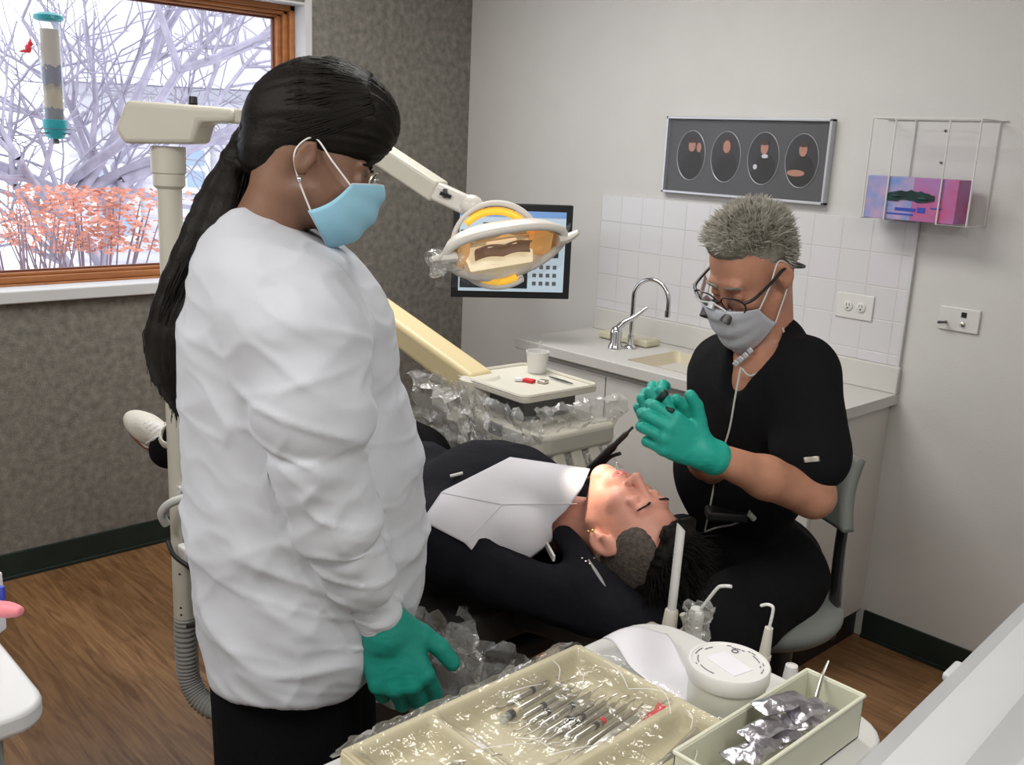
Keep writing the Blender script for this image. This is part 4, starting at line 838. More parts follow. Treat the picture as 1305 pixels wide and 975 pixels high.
# steel tools: handle, tips, coloured rings
def tool(p, q, kind, lab, r=.0032):
    p = np.asarray(p, float); q = np.asarray(q, float); d = unit(q-p); L = np.linalg.norm(q-p)
    o = empty('dental_instrument', p, lab, 'dental instrument', 'steel tools laid side by side on the beige tray')
    b = MB(); b.tube([p+d*L*.17, p+d*L*.2, p+d*L*.5, p+d*L*.8, p+d*L*.83], [.0016, r, r*.95, r, .0016], 10); b.build('handle', 'steel', o)
    s = unit(np.cross(d, ZZ)); hk = kind.get('hook', .006)
    b = MB(); b.tube(spline([p+d*L*.18, p+d*L*.09+s*hk*.4, p+d*L*.03-s*hk, p-s*hk*.2+ZZ*.001], 4), np.linspace(.0015, .0006, 13), 6); b.build('tip', 'steel', o)
    b = MB(); b.tube(spline([p+d*L*.82, p+d*L*.92-s*hk*.5, p+d*L*.98+s*hk*.5+ZZ*.002, p+d*L], 4), np.linspace(.0015, .0006, 13), 6); b.build('tip', 'steel', o)
    for (t_, m_) in kind.get('rings', ()): b = MB(); b.tube([p+d*L*t_, p+d*L*(t_+.035)], r*1.28, 12); b.build('ring', m_, o)
    return o
zi = CZ+.0125
TL = [(632, 904, 712, 862, (('black', .55),), 'steel tool with a black ring nearest the tray far left wall'), (640, 916, 735, 862, (), 'plain bright steel tool second from tray left wall'),
      (648, 926, 745, 868, (('black', .42),), 'steel tool whose black ring sits beside the yellow capped tube'), (655, 934, 752, 874, (('black', .40),), 'steel tool with a wide black ring left of tray centre'),
      (668, 940, 770, 872, (('black', .55),), 'long steel tool with black ring and dark hooked far end'), (678, 946, 772, 886, (('cableblack', .45), ), 'steel tool with a brass and black ring near tray centre'),
      (692, 946, 788, 884, (('black', .38), ('black', .48)), 'steel tool with two black rings'), (702, 952, 800, 886, (), 'plain steel tool right of the double ringed one'),
      (712, 956, 815, 888, (('black', .42), ('red', .5)), 'steel tool with a red ring beside a black ring'), (730, 962, 828, 892, (), 'thin steel tool just left of the wide steel tweezers')]
for (x0_, y0_, x1_, y1_, rg, lb) in TL:
    p_, q_ = on(x0_, y0_, 2, zi), on(x1_, y1_, 2, zi); tool(p_, q_, dict(rings=[(a, m_) for m_, a in rg], hook=rn.uniform(.002, .006)), lb, .0038)
q_ = on(648, 912, 2, zi); d_ = unit(on(700, 882, 2, zi)-q_)
t = empty('capped_tube', q_-d_*.012, 'short tube with black band and yellow end at the tray left side', 'tube')
MB().tube([q_-d_*.014, q_], .0055, 14).build('tube', 'feedclear', t); MB().tube([q_, q_+d_*.009], .006, 14).build('black_band', 'black', t); MB().tube([q_+d_*.009, q_+d_*.016], .0055, 14).build('yellow_end', 'beige', t)
# tweezers, red piece, gauze, handpiece in side channel
p_, q_ = on(745, 968, 2, CZ+.010), on(822, 908, 2, CZ+.012); d_ = unit(q_-p_); s_ = unit(np.cross(d_, ZZ)); t = empty('tweezers', p_, 'wide flat steel tweezers right of the ringed tools on tray', 'tweezers')
for sg in (-1, 1):
    b = MB(); n = 10; L = np.linalg.norm(q_-p_); P = [p_+d_*L*(i/n)+ZZ*(sg*.0035*math.sin(PI*min(1, i/n*1.1))+.004)+s_*sg*.001 for i in range(n+1)]; W = np.interp(np.linspace(0, 1, n+1), [0, .2, .7, 1], [.005, .0055, .004, .0012])
    V = []; 
    for c_, w2 in zip(P, W): V += [c_-s_*w2-ZZ*.0006, c_+s_*w2-ZZ*.0006, c_+s_*w2+ZZ*.0006, c_-s_*w2+ZZ*.0006]
    b.add(V, [(i*4+a, i*4+(a+1) % 4, i*4+4+(a+1) % 4, i*4+4+a) for i in range(n) for a in range(4)]+[(0, 1, 2, 3), (n*4, n*4+1, n*4+2, n*4+3)]); b.build('arm', 'steel', t, smooth=False)
c_ = on(838, 914, 2, CZ+.020); b = MB(); P2 = [(-.030, -.004), (-.022, .008), (-.012, .006), (-.006, .012), (.004, .009), (.026, .014), (.030, .006), (.012, -.006), (-.016, -.012), (-.026, -.012)]
a_ = math.atan2(d_[1], d_[0]); b.prism([(x*1.05, y*1.15) for x, y in P2], .004, rotm('Z', a_), c_); tag(b.build('red_wedge', 'red', None, bevel=.001), 'bright red plastic piece at the tray right wall', 'plastic piece')
c_ = on(594, 953, 2, CZ+.009); b = MB(); rr_ = [(.021*(1+.25*math.sin(5*a+1))*math.cos(a), .014*(1+.25*math.sin(4*a))*math.sin(a)) for a in np.linspace(0, 2*PI, 28)[:-1]]; b.prism(rr_, .005, rotm('Z', .6), c_); tag(b.build('gauze_pad', 'paper', None, bevel=.002), 'small ragged white gauze piece in the near tray compartment', 'gauze')
p_, q_ = on(835, 985, 2, CZ+.015), on(905, 915, 2, CZ+.015); d_ = unit(q_-p_); L = np.linalg.norm(q_-p_); t = empty('handpiece', p_, 'thick steel tool lying alone in the tray right channel', 'dental instrument')
MB().tube([p_, p_+d_*L*.2, p_+d_*L*.7, p_+d_*L*.85, q_], [.004, .006, .006, .004, .0015], 14).build('body', 'steel', t); MB().tube([p_+d_*L*.25, p_+d_*L*.3], .0064, 14).build('grip_ring', 'chrome', t)
for k, (a0_, b0_, a1_, b1_, lb) in enumerate(((560, 975, 640, 962, 'thin steel tool lying in the near tray compartment'),)):
    tool(on(a0_, b0_, 2, zi), on(a1_, b1_, 2, zi), dict(rings=[]), lb, .0026)

# ---- white cabinet at right with rounded rim
prof = [(.004, 0), (.004, .925), (-.001, .930), (-.001, .962), (.004, .970), (.030, .990), (.036, .9985), (.046, 1.0), (.088, 1.0), (.098, .996), (.116, .975), (.128, .966), (.150, .962), (.60, .962), (.60, 0)]
sd0 = V3(3.0225, -1.551, 0); sdd = unit(V3(.0688, -.9976, 0)); sdn = V3(.9976, .0688, 0)
DC = empty('side_cabinet', sd0+sdn*.3+sdd*.3, 'large pale grey cabinet with raised rim at the lower right corner', 'cabinet')
b = MB(); n = len(prof); b.add([sd0+sdn*x+ZZ*z-sdd*.6 for x, z in prof]+[sd0+sdn*x+ZZ*z+sdd*1.05 for x, z in prof], [tuple(range(n)), tuple(range(n, 2*n))[::-1]]+[(i, (i+1) % n, n+(i+1) % n, n+i) for i in range(n)]); b.build('body', 'panelgrey', DC, bevel=0, angle=24)
SX = np.array([sdn, -sdd, ZZ]).T
b = MB(); b.box(sd0+sdd*.28+sdn*.0-V3(0, 0, -.962), (.014, .05, .012), SX); b.build('latch', 'panelgrey', DC, bevel=.004)
b = MB(); b.box(sd0+sdd*.3-sdn*.0015+ZZ*.928, (.006, 1.5, .008), SX); b.build('edge_band', 'cream', DC, bevel=.002)
# ---- white counter at left edge
LCc = on(57, 893, 2, .90); t = empty('side_counter', (1.7, -3.1, 0), 'white topped counter with grey green base in the lower left corner', 'counter')
b = MB(); x1c, y1c = LCc[0]+.01, LCc[1]+.005; P = [(x1c-.045+.045*math.sin(a), y1c-.045+.045*math.cos(a)) for a in np.linspace(0, PI/2, 8)]; P = [(1.2, y1c)]+P+[(x1c, -3.5), (1.2, -3.5)]; b.prism(P, .032, None, (0, 0, .868)); b.build('top', 'white_paint', t, bevel=.008)
B('base', 'vinyl', t, (1.25, x1c-.035, -3.45, y1c-.05, 0, .867), bevel=.004)
q = at(4, 768, 1.37)
q2 = V3(q[0], q[1], .9005)
t = empty('tissue_packet', (q2[0]-.06, q2[1]-.02, .9005), 'white packet with a dark blue mark at the left frame edge', 'packet')
c_ = V3(0, 0, 0); ld = unit(at(-60, 775, 1.37)-q)
b = MB(); qq = at(-28, 772, 1.40); b.box(V3(qq[0], qq[1], .9005+.045), (.05, .05, .09), rotm('Z', .75)); b.build('packet', 'paper', t, bevel=.003)
b = MB(); qq = at(1, 756, 1.37); b.box(qq, (.010, .006, .02), rotm('Z', .75)); b.build('blue_mark', 'navy', t)
b = MB(); b.tube(spline([at(-25, 772, 1.36), at(0, 776, 1.35), at(18, 778, 1.345), at(27, 779, 1.34)], 5), np.array(list(np.linspace(.011, .0115, 8))+list(np.linspace(.011, .0065, 7))+[.004]), 14)
tag(b.build('rubber_dropper', 'pink', None, angle=180), 'pink rounded rubber tip poking in from the left frame edge', 'rubber tip')
# lamp beam on the patient's mouth
l = bpy.data.lights.new('operating_lamp', 'SPOT'); l.energy = 34; l.color = (1, .86, .68); l.spot_size = math.radians(12.5); l.spot_blend = .55; l.shadow_soft_size = .03
o = bpy.data.objects.new('operating_lamp', l); col.objects.link(o); lo_ = LC+n_*.03; tgt = V3(2.30, -1.725, .985)
o.matrix_world = Matrix.Translation(lo_.tolist()) @ Vector((lo_-tgt).tolist()).to_track_quat('Z', 'Y').to_matrix().to_4x4()
# ================================================================== PEOPLE
def head(C, X, s=1., nose=1., zs=1.):
    L = lambda x, y, z: C+X@(V3(x, y, z if z > 0 else z*zs)*s)
    Q = [ell(L(0, -.012, .032), V3(.074, .094, .083)*s, X), ell(L(0, -.045, .0), V3(.062, .058, .07)*s, X, .03*s), ell(L(0, .036, -.035), V3(.058, .056, .078*zs)*s, X, .03*s),
         cone(L(-.050, .006, -.062), L(-.014, .068, -.106), .016*s, .017*s, .022*s), cone(L(.050, .006, -.062), L(.014, .068, -.106), .016*s, .017*s, .022*s), ell(L(0, .070, -.108), .019*s, None, .016*s),
         cone(L(-.033, .080, .022), L(.033, .080, .022), .011*s, k=.014*s)]
    for sx in (-1, 1):
        Q.append(ell(L(sx*.032, .104, .001), V3(.019, .017, .012)*s, X, .012*s, '-'))
        Q.append(ell(L(sx*.031, .080, .0), .0125*s, None, .002*s))
        Q.append(cone(L(sx*.019, .0905, -.0035), L(sx*.043, .084, -.003), .0035*s, k=.004*s))
        Q.append(ell(L(sx*.038, .066, -.030), V3(.018, .018, .015)*s, X, .02*s))
    Q += [cone(L(0, .089, .008), L(0, .108*nose, -.030), .0075*s, .0105*s, .010*s), ell(L(0, .110*nose, -.033), .0105*s, None, .006*s)]
    for sx in (-1, 1): Q += [ell(L(sx*.0125, .099, -.037), V3(.0075, .010, .007)*s, X, .005*s), ell(L(sx*.006, .106, -.045), V3(.0035, .005, .004)*s, X, .003*s, '-')]
    Q += [ell(L(0, .082, -.068), V3(.030, .017, .022)*s, X, .015*s), cone(L(-.021, .087, -.068), L(0, .097, -.064), .0045*s, .006*s, .005*s), cone(L(.021, .087, -.068), L(0, .097, -.064), .0045*s, .006*s, .005*s),
          cone(L(-.018, .088, -.075), L(.018, .088, -.075), .0065*s, k=.004*s), ell(L(0, .094, -.0755), V3(.012, .005, .006)*s, X, .006*s), cone(L(-.022, .097, -.0705), L(.022, .097, -.0705), .0016*s, k=.003*s, op='-')]
    for sx in (-1, 1):
        EX = X@rotm('Z', sx*.42)@rotm('X', -.12)
        Q += [ell(L(sx*.0795, -.008, -.004), V3(.0085, .021, .034)*s, EX, .004*s), ell(L(sx*.075, -.004, -.032), V3(.006, .010, .012)*s, EX, .006*s),
              ell(L(sx*.0905, -.004, .0), V3(.008, .0125, .023)*s, EX, .003*s, '-'), cone(L(sx*.083, -.006, .012), L(sx*.084, .004, -.012), .0022*s, k=.003*s), ell(L(sx*.083, .009, -.008), V3(.004, .005, .006)*s, X, .003*s)]
    return Q
def hand(O, t, f, n, curl, s=1., thumb=None, spread=1.):
    f = unit(f); n = unit(np.asarray(n, float)-f*(np.asarray(n, float)@f)); t = unit(np.asarray(t, float)-f*(np.asarray(t, float)@f)-n*(np.asarray(t, float)@n))
    P = lambda a, b, c: O+(t*a+f*b+n*c)*s
    Q = []; kn = [(.030, .088, 0), (.010, .093, .003), (-.011, .089, .001), (-.030, .079, -.003)]
    Q.append(cone(P(.003, -.006, 0), P(.002, .014, 0), .0245*s, .024*s, .01))
    for i, (a, b, c) in enumerate(kn): Q.append(cone(P(a*.55, .012, -.002), P(a, b, c-.002), .0135*s, .0108*s, .013*s))
    Q.append(ell(P(.0, .05, -.006), V3(.036, .04, .012)*s, np.array([t, f, n]).T, .012*s))
    ln = [(.044, .026, .021), (.049, .029, .022), (.045, .027, .022), (.035, .021, .019)]
    for i, (a, b, c) in enumerate(kn):
        p = P(a, b, c-.002); ang = 0; side = (a/.03)*.10*spread
        for j in range(3):
            ang += curl[i][j]; d = unit(f*math.cos(ang)-n*math.sin(ang)+t*side*math.cos(ang)); q = p+d*ln[i][j]*s
            r0, r1 = ((.0098, .0088), (.0088, .0080), (.0079, .0070))[j]
            Q.append(cone(p, q, r0*s*(.9 if i == 3 else 1), r1*s*(.9 if i == 3 else 1), .004*s)); p = q
    th = thumb or [(.022, .018, -.008), (.047, .046, -.014), (.064, .074, -.020), (.073, .097, -.024)]
    for (p, q, r0, r1, k) in zip(th, th[1:], (.016, .012, .0105), (.012, .0108, .0092), (.012, .004, .003)): Q.append(cone(P(*p), P(*q), r0*s, r1*s, k*s))
    return Q
def facemask(C, X, s, name, m, par, top=-.022, bot=-.122, front=.127, wid=.074, pl=3, back=.012, tuck=.16):
    def fn(u, v):
        a = (u-.5)*2; th = a*1.28; z = top+(bot-top)*v-.010*abs(a)**2*(1-v)+.034*abs(a)**2*v; z += (.016*(1-abs(a)**1.5) if v < .5 else -.010*(1-abs(a)))*abs(1-2*v)
        bk = .044-.046*v; y = bk+(front-bk)*(1-tuck*v**3)*max(0, math.cos(th))**.8; x = wid*math.sin(th)/math.sin(1.28)*(1-.10*v)
        if v < .15: y -= (.15-v)*.06*(1-abs(a)) 
        y += .0024*math.sin(v*PI*2*pl)*(1-abs(a))
        x *= 1-.10*max(0, math.cos(th))
        return C+X@(V3(x, y, z)*s)
    b = MB(); b.grid(fn, 36, 30); o = b.build(name, m, par, solid=.0018, angle=180)
    b = MB(); b.tube([fn(u, 0) for u in np.linspace(0, 1, 30)], .0011, 6); b.tube([fn(u, 1) for u in np.linspace(0, 1, 30)], .0009, 6); b.build('edge_seam', 'maskwhite', o)
    for u, sx in ((0, -1), (1, 1)):
        p0 = fn(u, .04); p1 = fn(u, .97); e0 = C+X@(V3(sx*.078, -.006, .030)*s); e1 = C+X@(V3(sx*.082, -.026, .0)*s); e2 = C+X@(V3(sx*.077, -.012, -.034)*s)
        b = MB(); b.tube(spline([p0, lerp(p0, e0, .5)+X[:, 0]*sx*.003, e0, e1, e2, p1], 6), .0016*s, 6); b.build('ear_loop', 'white', o)
    return o
def march(px, py, Q, off=0., t0=.7, t1=4.):
    P = np.atleast_1d(px).astype(float); Y = np.atleast_1d(py).astype(float); D = np.stack([ray(a, b) for a, b in zip(P, Y)]); N = np.linalg.norm(D, axis=1); t = np.full(len(P), t0)
    for _ in range(90): d = field(Q, CP+D*t[:, None], off); t = np.minimum(t+d/N*.8, t1)
    return CP+D*t[:, None]
def decal(name, m, par, poly, Q, off, solid=.0015, rings=14, nb=84, **k):
    poly = np.array(poly, float); L = np.r_[0, np.cumsum(np.linalg.norm(np.roll(poly, -1, 0)-poly, axis=1))]; pp = np.vstack([poly, poly[:1]])
    s = np.linspace(0, L[-1], nb+1)[:-1]; bx_ = np.interp(s, L, pp[:, 0]); by_ = np.interp(s, L, pp[:, 1]); c = k.pop('center', None); cx, cy = c if c else (bx_.mean(), by_.mean())
    r = np.linspace(0, 1, rings+1)[1:]; gx = cx+(bx_-cx)[None]*r[:, None]; gy = cy+(by_-cy)[None]*r[:, None]
    W = march(np.r_[gx.ravel(), cx], np.r_[gy.ravel(), cy], Q, off); F = [(i*nb+j, i*nb+(j+1) % nb, (i+1)*nb+(j+1) % nb, (i+1)*nb+j) for i in range(rings-1) for j in range(nb)]+[(rings*nb, j, (j+1) % nb) for j in range(nb)]
    b = MB(); b.add(W, F); return b.build(name, m, par, solid=solid, angle=180, soff=1, **k)
def atv(x, y, h): w = ray(x, y); return CP+w*(h/(w@HF))
def leg(hip, knee, ankle, toe, r=(.085, .06, .045)):
    return [cone(hip, knee, r[0], r[1], .04), cone(knee, ankle, r[1]*.95, r[2]*.85, .02), cone(lerp(knee, ankle, .15), lerp(knee, ankle, .45), r[1]*.9, r[1]*.78, .03), cone(ankle, toe, r[2]*.8, .028, .03)]

# ------------------------------------------------------------------ woman standing at left, back to the camera
wa = unit(HR*.985+HF*.17)      # way she faces
H0 = 1.44
wf = unit(.927*RT-.36*UP+.12*FW); wu = unit(.375*RT+.927*UP); wr_ = unit(np.cross(wf, wu)); wu = np.cross(wr_, wf); WX = np.array([wr_, wf, wu]).T; WS = .85
WC = at(402, 210, 1.42)
foot0 = atv(390, 700, H0); foot0[2] = 0
W = empty('person', foot0, 'standing woman with long black ponytail, white lab coat, blue mask and green gloves', 'person')
rows = [(268, 304, 330), (282, 287, 372), (300, 274, 408), (330, 260, 447), (370, 250, 480), (410, 242, 499), (450, 236, 508), (490, 232, 511), (530, 236, 525), (570, 240, 535), (610, 243, 537), (650, 246, 538), (700, 250, 540), (745, 256, 536), (785, 264, 520), (822, 274, 492)]
bd = [.035, .085, .135, .168, .185, .19, .188, .185, .185, .188, .19, .192, .195, .197, .197, .197]
wo = atv(390, 800, H0).copy(); wo[2] = 0; WL = np.array([HR, HF, ZZ]).T; tab = []
for (y, l, r), bdp in zip(rows, bd):
    p = atv(l, y, H0); q = atv(r, y, H0); c = (p+q)/2-wo; tab.append((c[2], c@HR, 0, abs((q-p)@HR)/2, bdp))
tab = sorted(tab)
RS, RE, RWr = atv(372, 384, 1.31), atv(404, 558, 1.262), atv(484, 790, 1.305)
LS, LE, LWr = atv(395, 365, 1.58), atv(425, 560, 1.60), atv(425, 680, 1.585)
hipR, hipL = atv(366, 790, 1.385), atv(384, 790, 1.51)
def dn(p, z, dx=0): q = p.copy(); q[2] = z; return q+HR*dx
# body under the clothes
inner = [(z, cx, cy, a-.022, max(.02, b_-.022)) for z, cx, cy, a, b_ in tab]
hd_ = unit(V3(*(atv(520, 920, 1.28)-atv(485, 795, 1.30)))); WH = hand(RWr, HR*.9+HF*.25, unit(hd_*1.0+HR*.08), -HF*.92+HR*.25-ZZ*.1, [(.60, .95, .5), (.65, 1.0, .5), (.72, 1.0, .5), (.8, 1.0, .5)], 1.16, spread=.35,
      thumb=[(.020, .016, -.006), (.042, .040, -.010), (.058, .066, -.014), (.066, .092, -.018)])
LHn = hand(LWr, HF*.3-ZZ*.2+HR*.1, unit(HR*.05-ZZ*.95), HF, [(.3, .4, .3)]*4, .95)
body = [loft(wo, WL, inner[:-3])]+head(WC, WX, WS, zs=.86)+[cone(WC+WX@V3(0, -.03, -.06), atv(338, 300, H0), .047, .055, .03), cone(RS, RE, .05, .042, .03), cone(RE, RWr, .04, .026, .02), cone(LS, LE, .05, .042, .03), cone(LE, LWr, .04, .026, .02)]+WH+LHn
body += leg(hipR, dn(hipR, .5, .0), dn(hipR, .09, -.02), dn(hipR, .03, .12))+leg(hipL, dn(hipL, .5, .02), dn(hipL, .09, 0), dn(hipL, .03, .14))
sdf_obj('body', body, 'skin_w', W, .0048, -.002, rel=1)
# lab coat
def coat_d(V):
    l = (V-wo)@WL
    arm = np.abs(field(COATARM, V)) < .02
    dax = (RWr-RE)/np.linalg.norm(RWr-RE)
    a = ridge(np.stack([l[:, 0]*4+l[:, 2]*3, l[:, 1]*4, l[:, 2]*9-l[:, 0]*5], 1), 3)*.0065
    b_ = ridge(np.stack([l[:, 0]*9, l[:, 1]*9, l[:, 2]*16+l[:, 0]*7], 1), 8)*.0035
    t = np.clip((1.22-l[:, 2])/.3, 0, 1)
    c = ridge(np.stack([l[:, 0]*6+l[:, 2]*4, l[:, 1]*5, l[:, 2]*21-l[:, 0]*16], 1), 12)*.006*t*arm
    cr = lambda P, s: np.clip(1-np.abs(vnoise(P, s))*3.2, 0, 1)**2
    e = cr(np.stack([l[:, 0]*3.5+l[:, 2]*3, l[:, 1]*4, l[:, 2]*12-l[:, 0]*4], 1), 31)*.0075*(.35+.65*np.clip((1.25-l[:, 2])/.25, 0, 1))
    g = cr(np.stack([l[:, 0]*8, l[:, 1]*8, l[:, 2]*24+l[:, 0]*7], 1), 37)*.0045*(.5+.5*arm)+cr(np.stack([l[:, 0]*16-l[:, 2]*8, l[:, 1]*14, l[:, 2]*16+l[:, 0]*10], 1), 43)*.0022
    return a+b_+c+e+g+vnoise(V*26, 4)*.0008
COATARM = [cone(atv(370, 388, 1.312), atv(383, 428, 1.29), .064, .077, .055), cone(atv(385, 432, 1.288), atv(400, 522, 1.262), .078, .078, .013), cone(atv(408, 590, 1.262), atv(427, 656, 1.268), .063, .060, .010),
      cone(atv(442, 704, 1.28), atv(454, 736, 1.286), .049, .044, .008), cone(atv(466, 764, 1.296), atv(486, 799, 1.306), .0305, .0300, .004)]
COATL = [cone(LS, LE, .075, .065, .03), cone(LE, lerp(LE, LWr, .8), .06, .045, .02), cone(lerp(LE, LWr, .8), LWr, .034, .034, .008)]
hemn = unit(-ZZ+HR*.06)
COAT = [loft(wo, WL, tab)]+COATL+COATARM
sdf_obj('lab_coat', COAT, 'coat', W, .0046, -.004, rel=1, disp=coat_d)
# knit cuff and shoulder seam
c0_, c1_ = atv(464, 762, 1.295), atv(486, 799, 1.306); b = MB(); n = 30; b.tube([lerp(c0_, c1_, i/n) for i in range(n+1)], [.0312+.0004*math.sin(i*2.2) for i in range(n+1)], 40, cap=False)
b.build('knit_cuff', 'coat', W, angle=180)
# trousers
TR = [cone(dn(hipR, .90), dn(hipR, .5, .0), .118, .110, .03), cone(dn(hipR, .5, .0), dn(hipR, .10, -.02), .112, .095, .03), cone(dn(hipL, .90), dn(hipL, .5, .02), .118, .110, .03), cone(dn(hipL, .5, .02), dn(hipL, .10, 0), .112, .095, .03),
      plane(V3(0, 0, .05), (0, 0, -1))]
sdf_obj('trousers', TR, 'trouser', W, .008, 0, disp=lambda V: ridge(V*V3(9, 9, 3), 2)*.004)
for hp_ in (hipR, hipL):
    c = dn(hp_, 0, .05); b = MB()
    sdf_obj('shoe', [ell(c+ZZ*.045-HR*.03, (.10, .045, .045), WL), ell(c+ZZ*.03+HR*.08, (.09, .05, .035), WL), plane(V3(0, 0, .002), (0, 0, -1))], 'black', W, .006)
# glove
sdf_obj('glove', WH+[cone(RWr-hd_*.010, RWr+hd_*.025, .0278, .0275, .008)], 'glove2', W, .0025, .0016, disp=lambda V: ridge(V*V3(60, 60, 120), 2)*.0004)
sdf_obj('glove', LHn, 'glove2', W, .004, .0016)
facemask(WC, WX, WS, 'face_mask', 'maskblue', W, top=-.006, bot=-.116, front=.128, wid=.074, tuck=.44)
# glasses: only the far lens edge shows past the brow
b = MB(); gl = lambda x, y, z: WC+WX@(V3(x, y, z)*WS)
for sx in (-1, 1): b.tube([gl(sx*(.034+.022*math.cos(a)), .105-.006*abs(math.cos(a)), .004+.017*math.sin(a)) for a in np.linspace(0, 2*PI, 26)], .0012, 6)
b.tube([gl(-.012, .108, .008), gl(.012, .108, .008)], .0012, 6); b.build('glasses', 'steel', W)
b = MB(); b.tube(spline([gl(.012, .086, .024), gl(.028, .090, .030), gl(.048, .078, .024)], 6), [.0028]*6+[.0022]*5+[.001]*2, 6); b.tube(spline([gl(-.012, .086, .024), gl(-.028, .090, .030), gl(-.048, .078, .024)], 6), .0024, 6); b.build('eyebrow', 'hair_black', W)
b = MB(); b.ball(gl(.080, -.004, -.042), .0045, 10); b.build('earring', 'chrome', W)
# hair: cap, pulled back, long ponytail, plus fine strands
tie = at(314, 180, 1.45)
HC = at(413, 150, 1.42); HX = np.array([unit(RT*.985-UP*.17), unit(np.cross(unit(RT*.985-UP*.17), -FW)), -FW]).T
hx_ = unit(RT*.985-UP*.10); hz_ = unit(UP+RT*.10); hy_ = np.cross(hz_, hx_); HX = np.array([hx_, hy_, hz_]).T
pony = [tie, at(288, 240, 1.44), at(268, 300, 1.42), atv(242, 365, 1.41), atv(222, 425, 1.40), atv(222, 470, 1.40), atv(236, 512, 1.40), atv(250, 546, 1.39)]
pr = [.017, .029, .035, .037, .036, .030, .018, .004]
pony = np.array(pony); psm = spline(pony, 6); prs = np.interp(np.linspace(0, 7, len(psm)), range(8), pr)
HAIR = [ell(HC, (.104, .079, .084), HX), ell(at(372, 168, 1.43), (.066, .070, .064), HX, .03), ell(at(470, 158, 1.41), (.040, .058, .042), HX, .02), cone(at(352, 182, 1.44), tie, .052, .020, .02), ell(at(352, 203, 1.435), (.050, .071, .038), HX, .02)]
for i in range(0, len(psm)-3, 3): HAIR.append(cone(psm[i], psm[min(i+3, len(psm)-1)], prs[i], prs[min(i+3, len(psm)-1)], .008))
def hair_d(V):
    d = V-tie; r_ = np.linalg.norm(d, axis=1); l = d@HX; ph = np.arctan2(l[:, 1], l[:, 2])*(1+0*r_)
    low = np.clip((tie[2]-.03-V[:, 2])/.05, 0, 1)
    a = ridge(np.stack([ph*9, r_*4, 0*r_], 1), 3)*.0028; 
    zz_ = psm[::-1, 2]; cc = np.stack([np.interp(V[:, 2], zz_, psm[::-1, i]) for i in range(3)], 1); w_ = V-cc; fi = np.arctan2(w_@HF, w_@HR)
    b_ = ridge(np.stack([np.cos(fi)*3.2, np.sin(fi)*3.2, V[:, 2]*3.5], 1), 5)*.004+ridge(np.stack([np.cos(fi)*8, np.sin(fi)*8, V[:, 2]*5], 1), 6)*.002
    return a*(1-low)+b_*low
hair = sdf_obj('hair', HAIR, 'hair_black', W, .0042, 0, disp=hair_d)
rn = random.Random(21); b = MB()
for k in range(260):
    a = rn.uniform(0, 2*PI); q = rn.uniform(.8, 1.06); off = V3(math.cos(a), math.sin(a), 0); e = rn.uniform(.7, 1.0)
    P = []
    for i in range(0, int(len(psm)*e), 3):
        o_ = (HR*off[0]+HF*off[1])*prs[i]*q*(1+.08*math.sin(i*.4+a*3)); P.append(psm[i]+o_+HR*.004*math.sin(i*.3+k))
    if len(P) > 3: P.append(P[-1]+V3(*[rn.uniform(-.006, .006) for _ in range(2)], -rn.uniform(.01, .035))); b.tube(np.array(P), np.linspace(.0011, .0004, len(P)), 4, cap=False)
hl = unit(HX.T@(tie-HC)/V3(.104, .079, .084))
for k in range(420):
    th = rn.uniform(-1.9, 1.9); p0 = unit(V3(math.cos(.35)*.9, math.sin(th)*.9, math.cos(th)*.75+.25)) if k % 2 else unit(V3(.75+rn.uniform(-.1, .1), math.sin(th), math.cos(th)+.1))
    P = []
    for t in np.linspace(0, 1, 12):
        d_ = unit(p0*(1-t)+hl*t); P.append(HC+HX@(d_*V3(.104, .079, .084)*(1.030+.014*math.sin(PI*t)*rn.uniform(.3, 1))))
    P = np.array(P); Dn = P-HC; Dn /= np.linalg.norm(Dn, axis=1)[:, None]
    for _ in range(4): P = P-Dn*(field(HAIR, P)-.0012)[:, None]*.9
    b.tube(P, np.r_[.0004, np.full(len(P)-2, .0012), .0004], 4, cap=False)
b.build('strands', 'hair_black', hair, angle=180)
b = MB(); b.tube([tie+HX@V3(.0, .021*math.cos(t), .021*math.sin(t)) for t in np.linspace(0, 2*PI, 24)], .006, 8); b.build('hair_tie', 'black', W)
# ------------------------------------------------------------------ seated man in black scrubs
DS = 1.0
df = unit(V3(-.10, -.80, -.60)); dr_ = unit(np.cross(df, ZZ)); dr_ = unit(dr_+ZZ*.05); du = np.cross(dr_, df); DX = np.array([dr_, df, du]).T
DC_ = at(957, 342, 2.04)
Rs, Ls = at(922, 476, 2.21), at(1026, 478, 2.01)
chest, belly, pelv = at(962, 520, 2.16), at(945, 612, 2.24), V3(2.34, -1.17, .70)
Lel, Lwr = at(1036, 632, 1.95), at(898, 578, 1.84)
Rel, Rwr = at(928, 608, 2.20), at(866, 556, 1.97)
Lkn, Rkn = V3(2.47, -1.56, .66), V3(2.08, -1.47, .70)
M_ = empty('person', (2.36, -1.2, 0), 'seated grey haired man in black scrubs wearing loupes, white mask and teal gloves', 'person')
lf = unit(at(852, 548, 1.80)-Lwr)
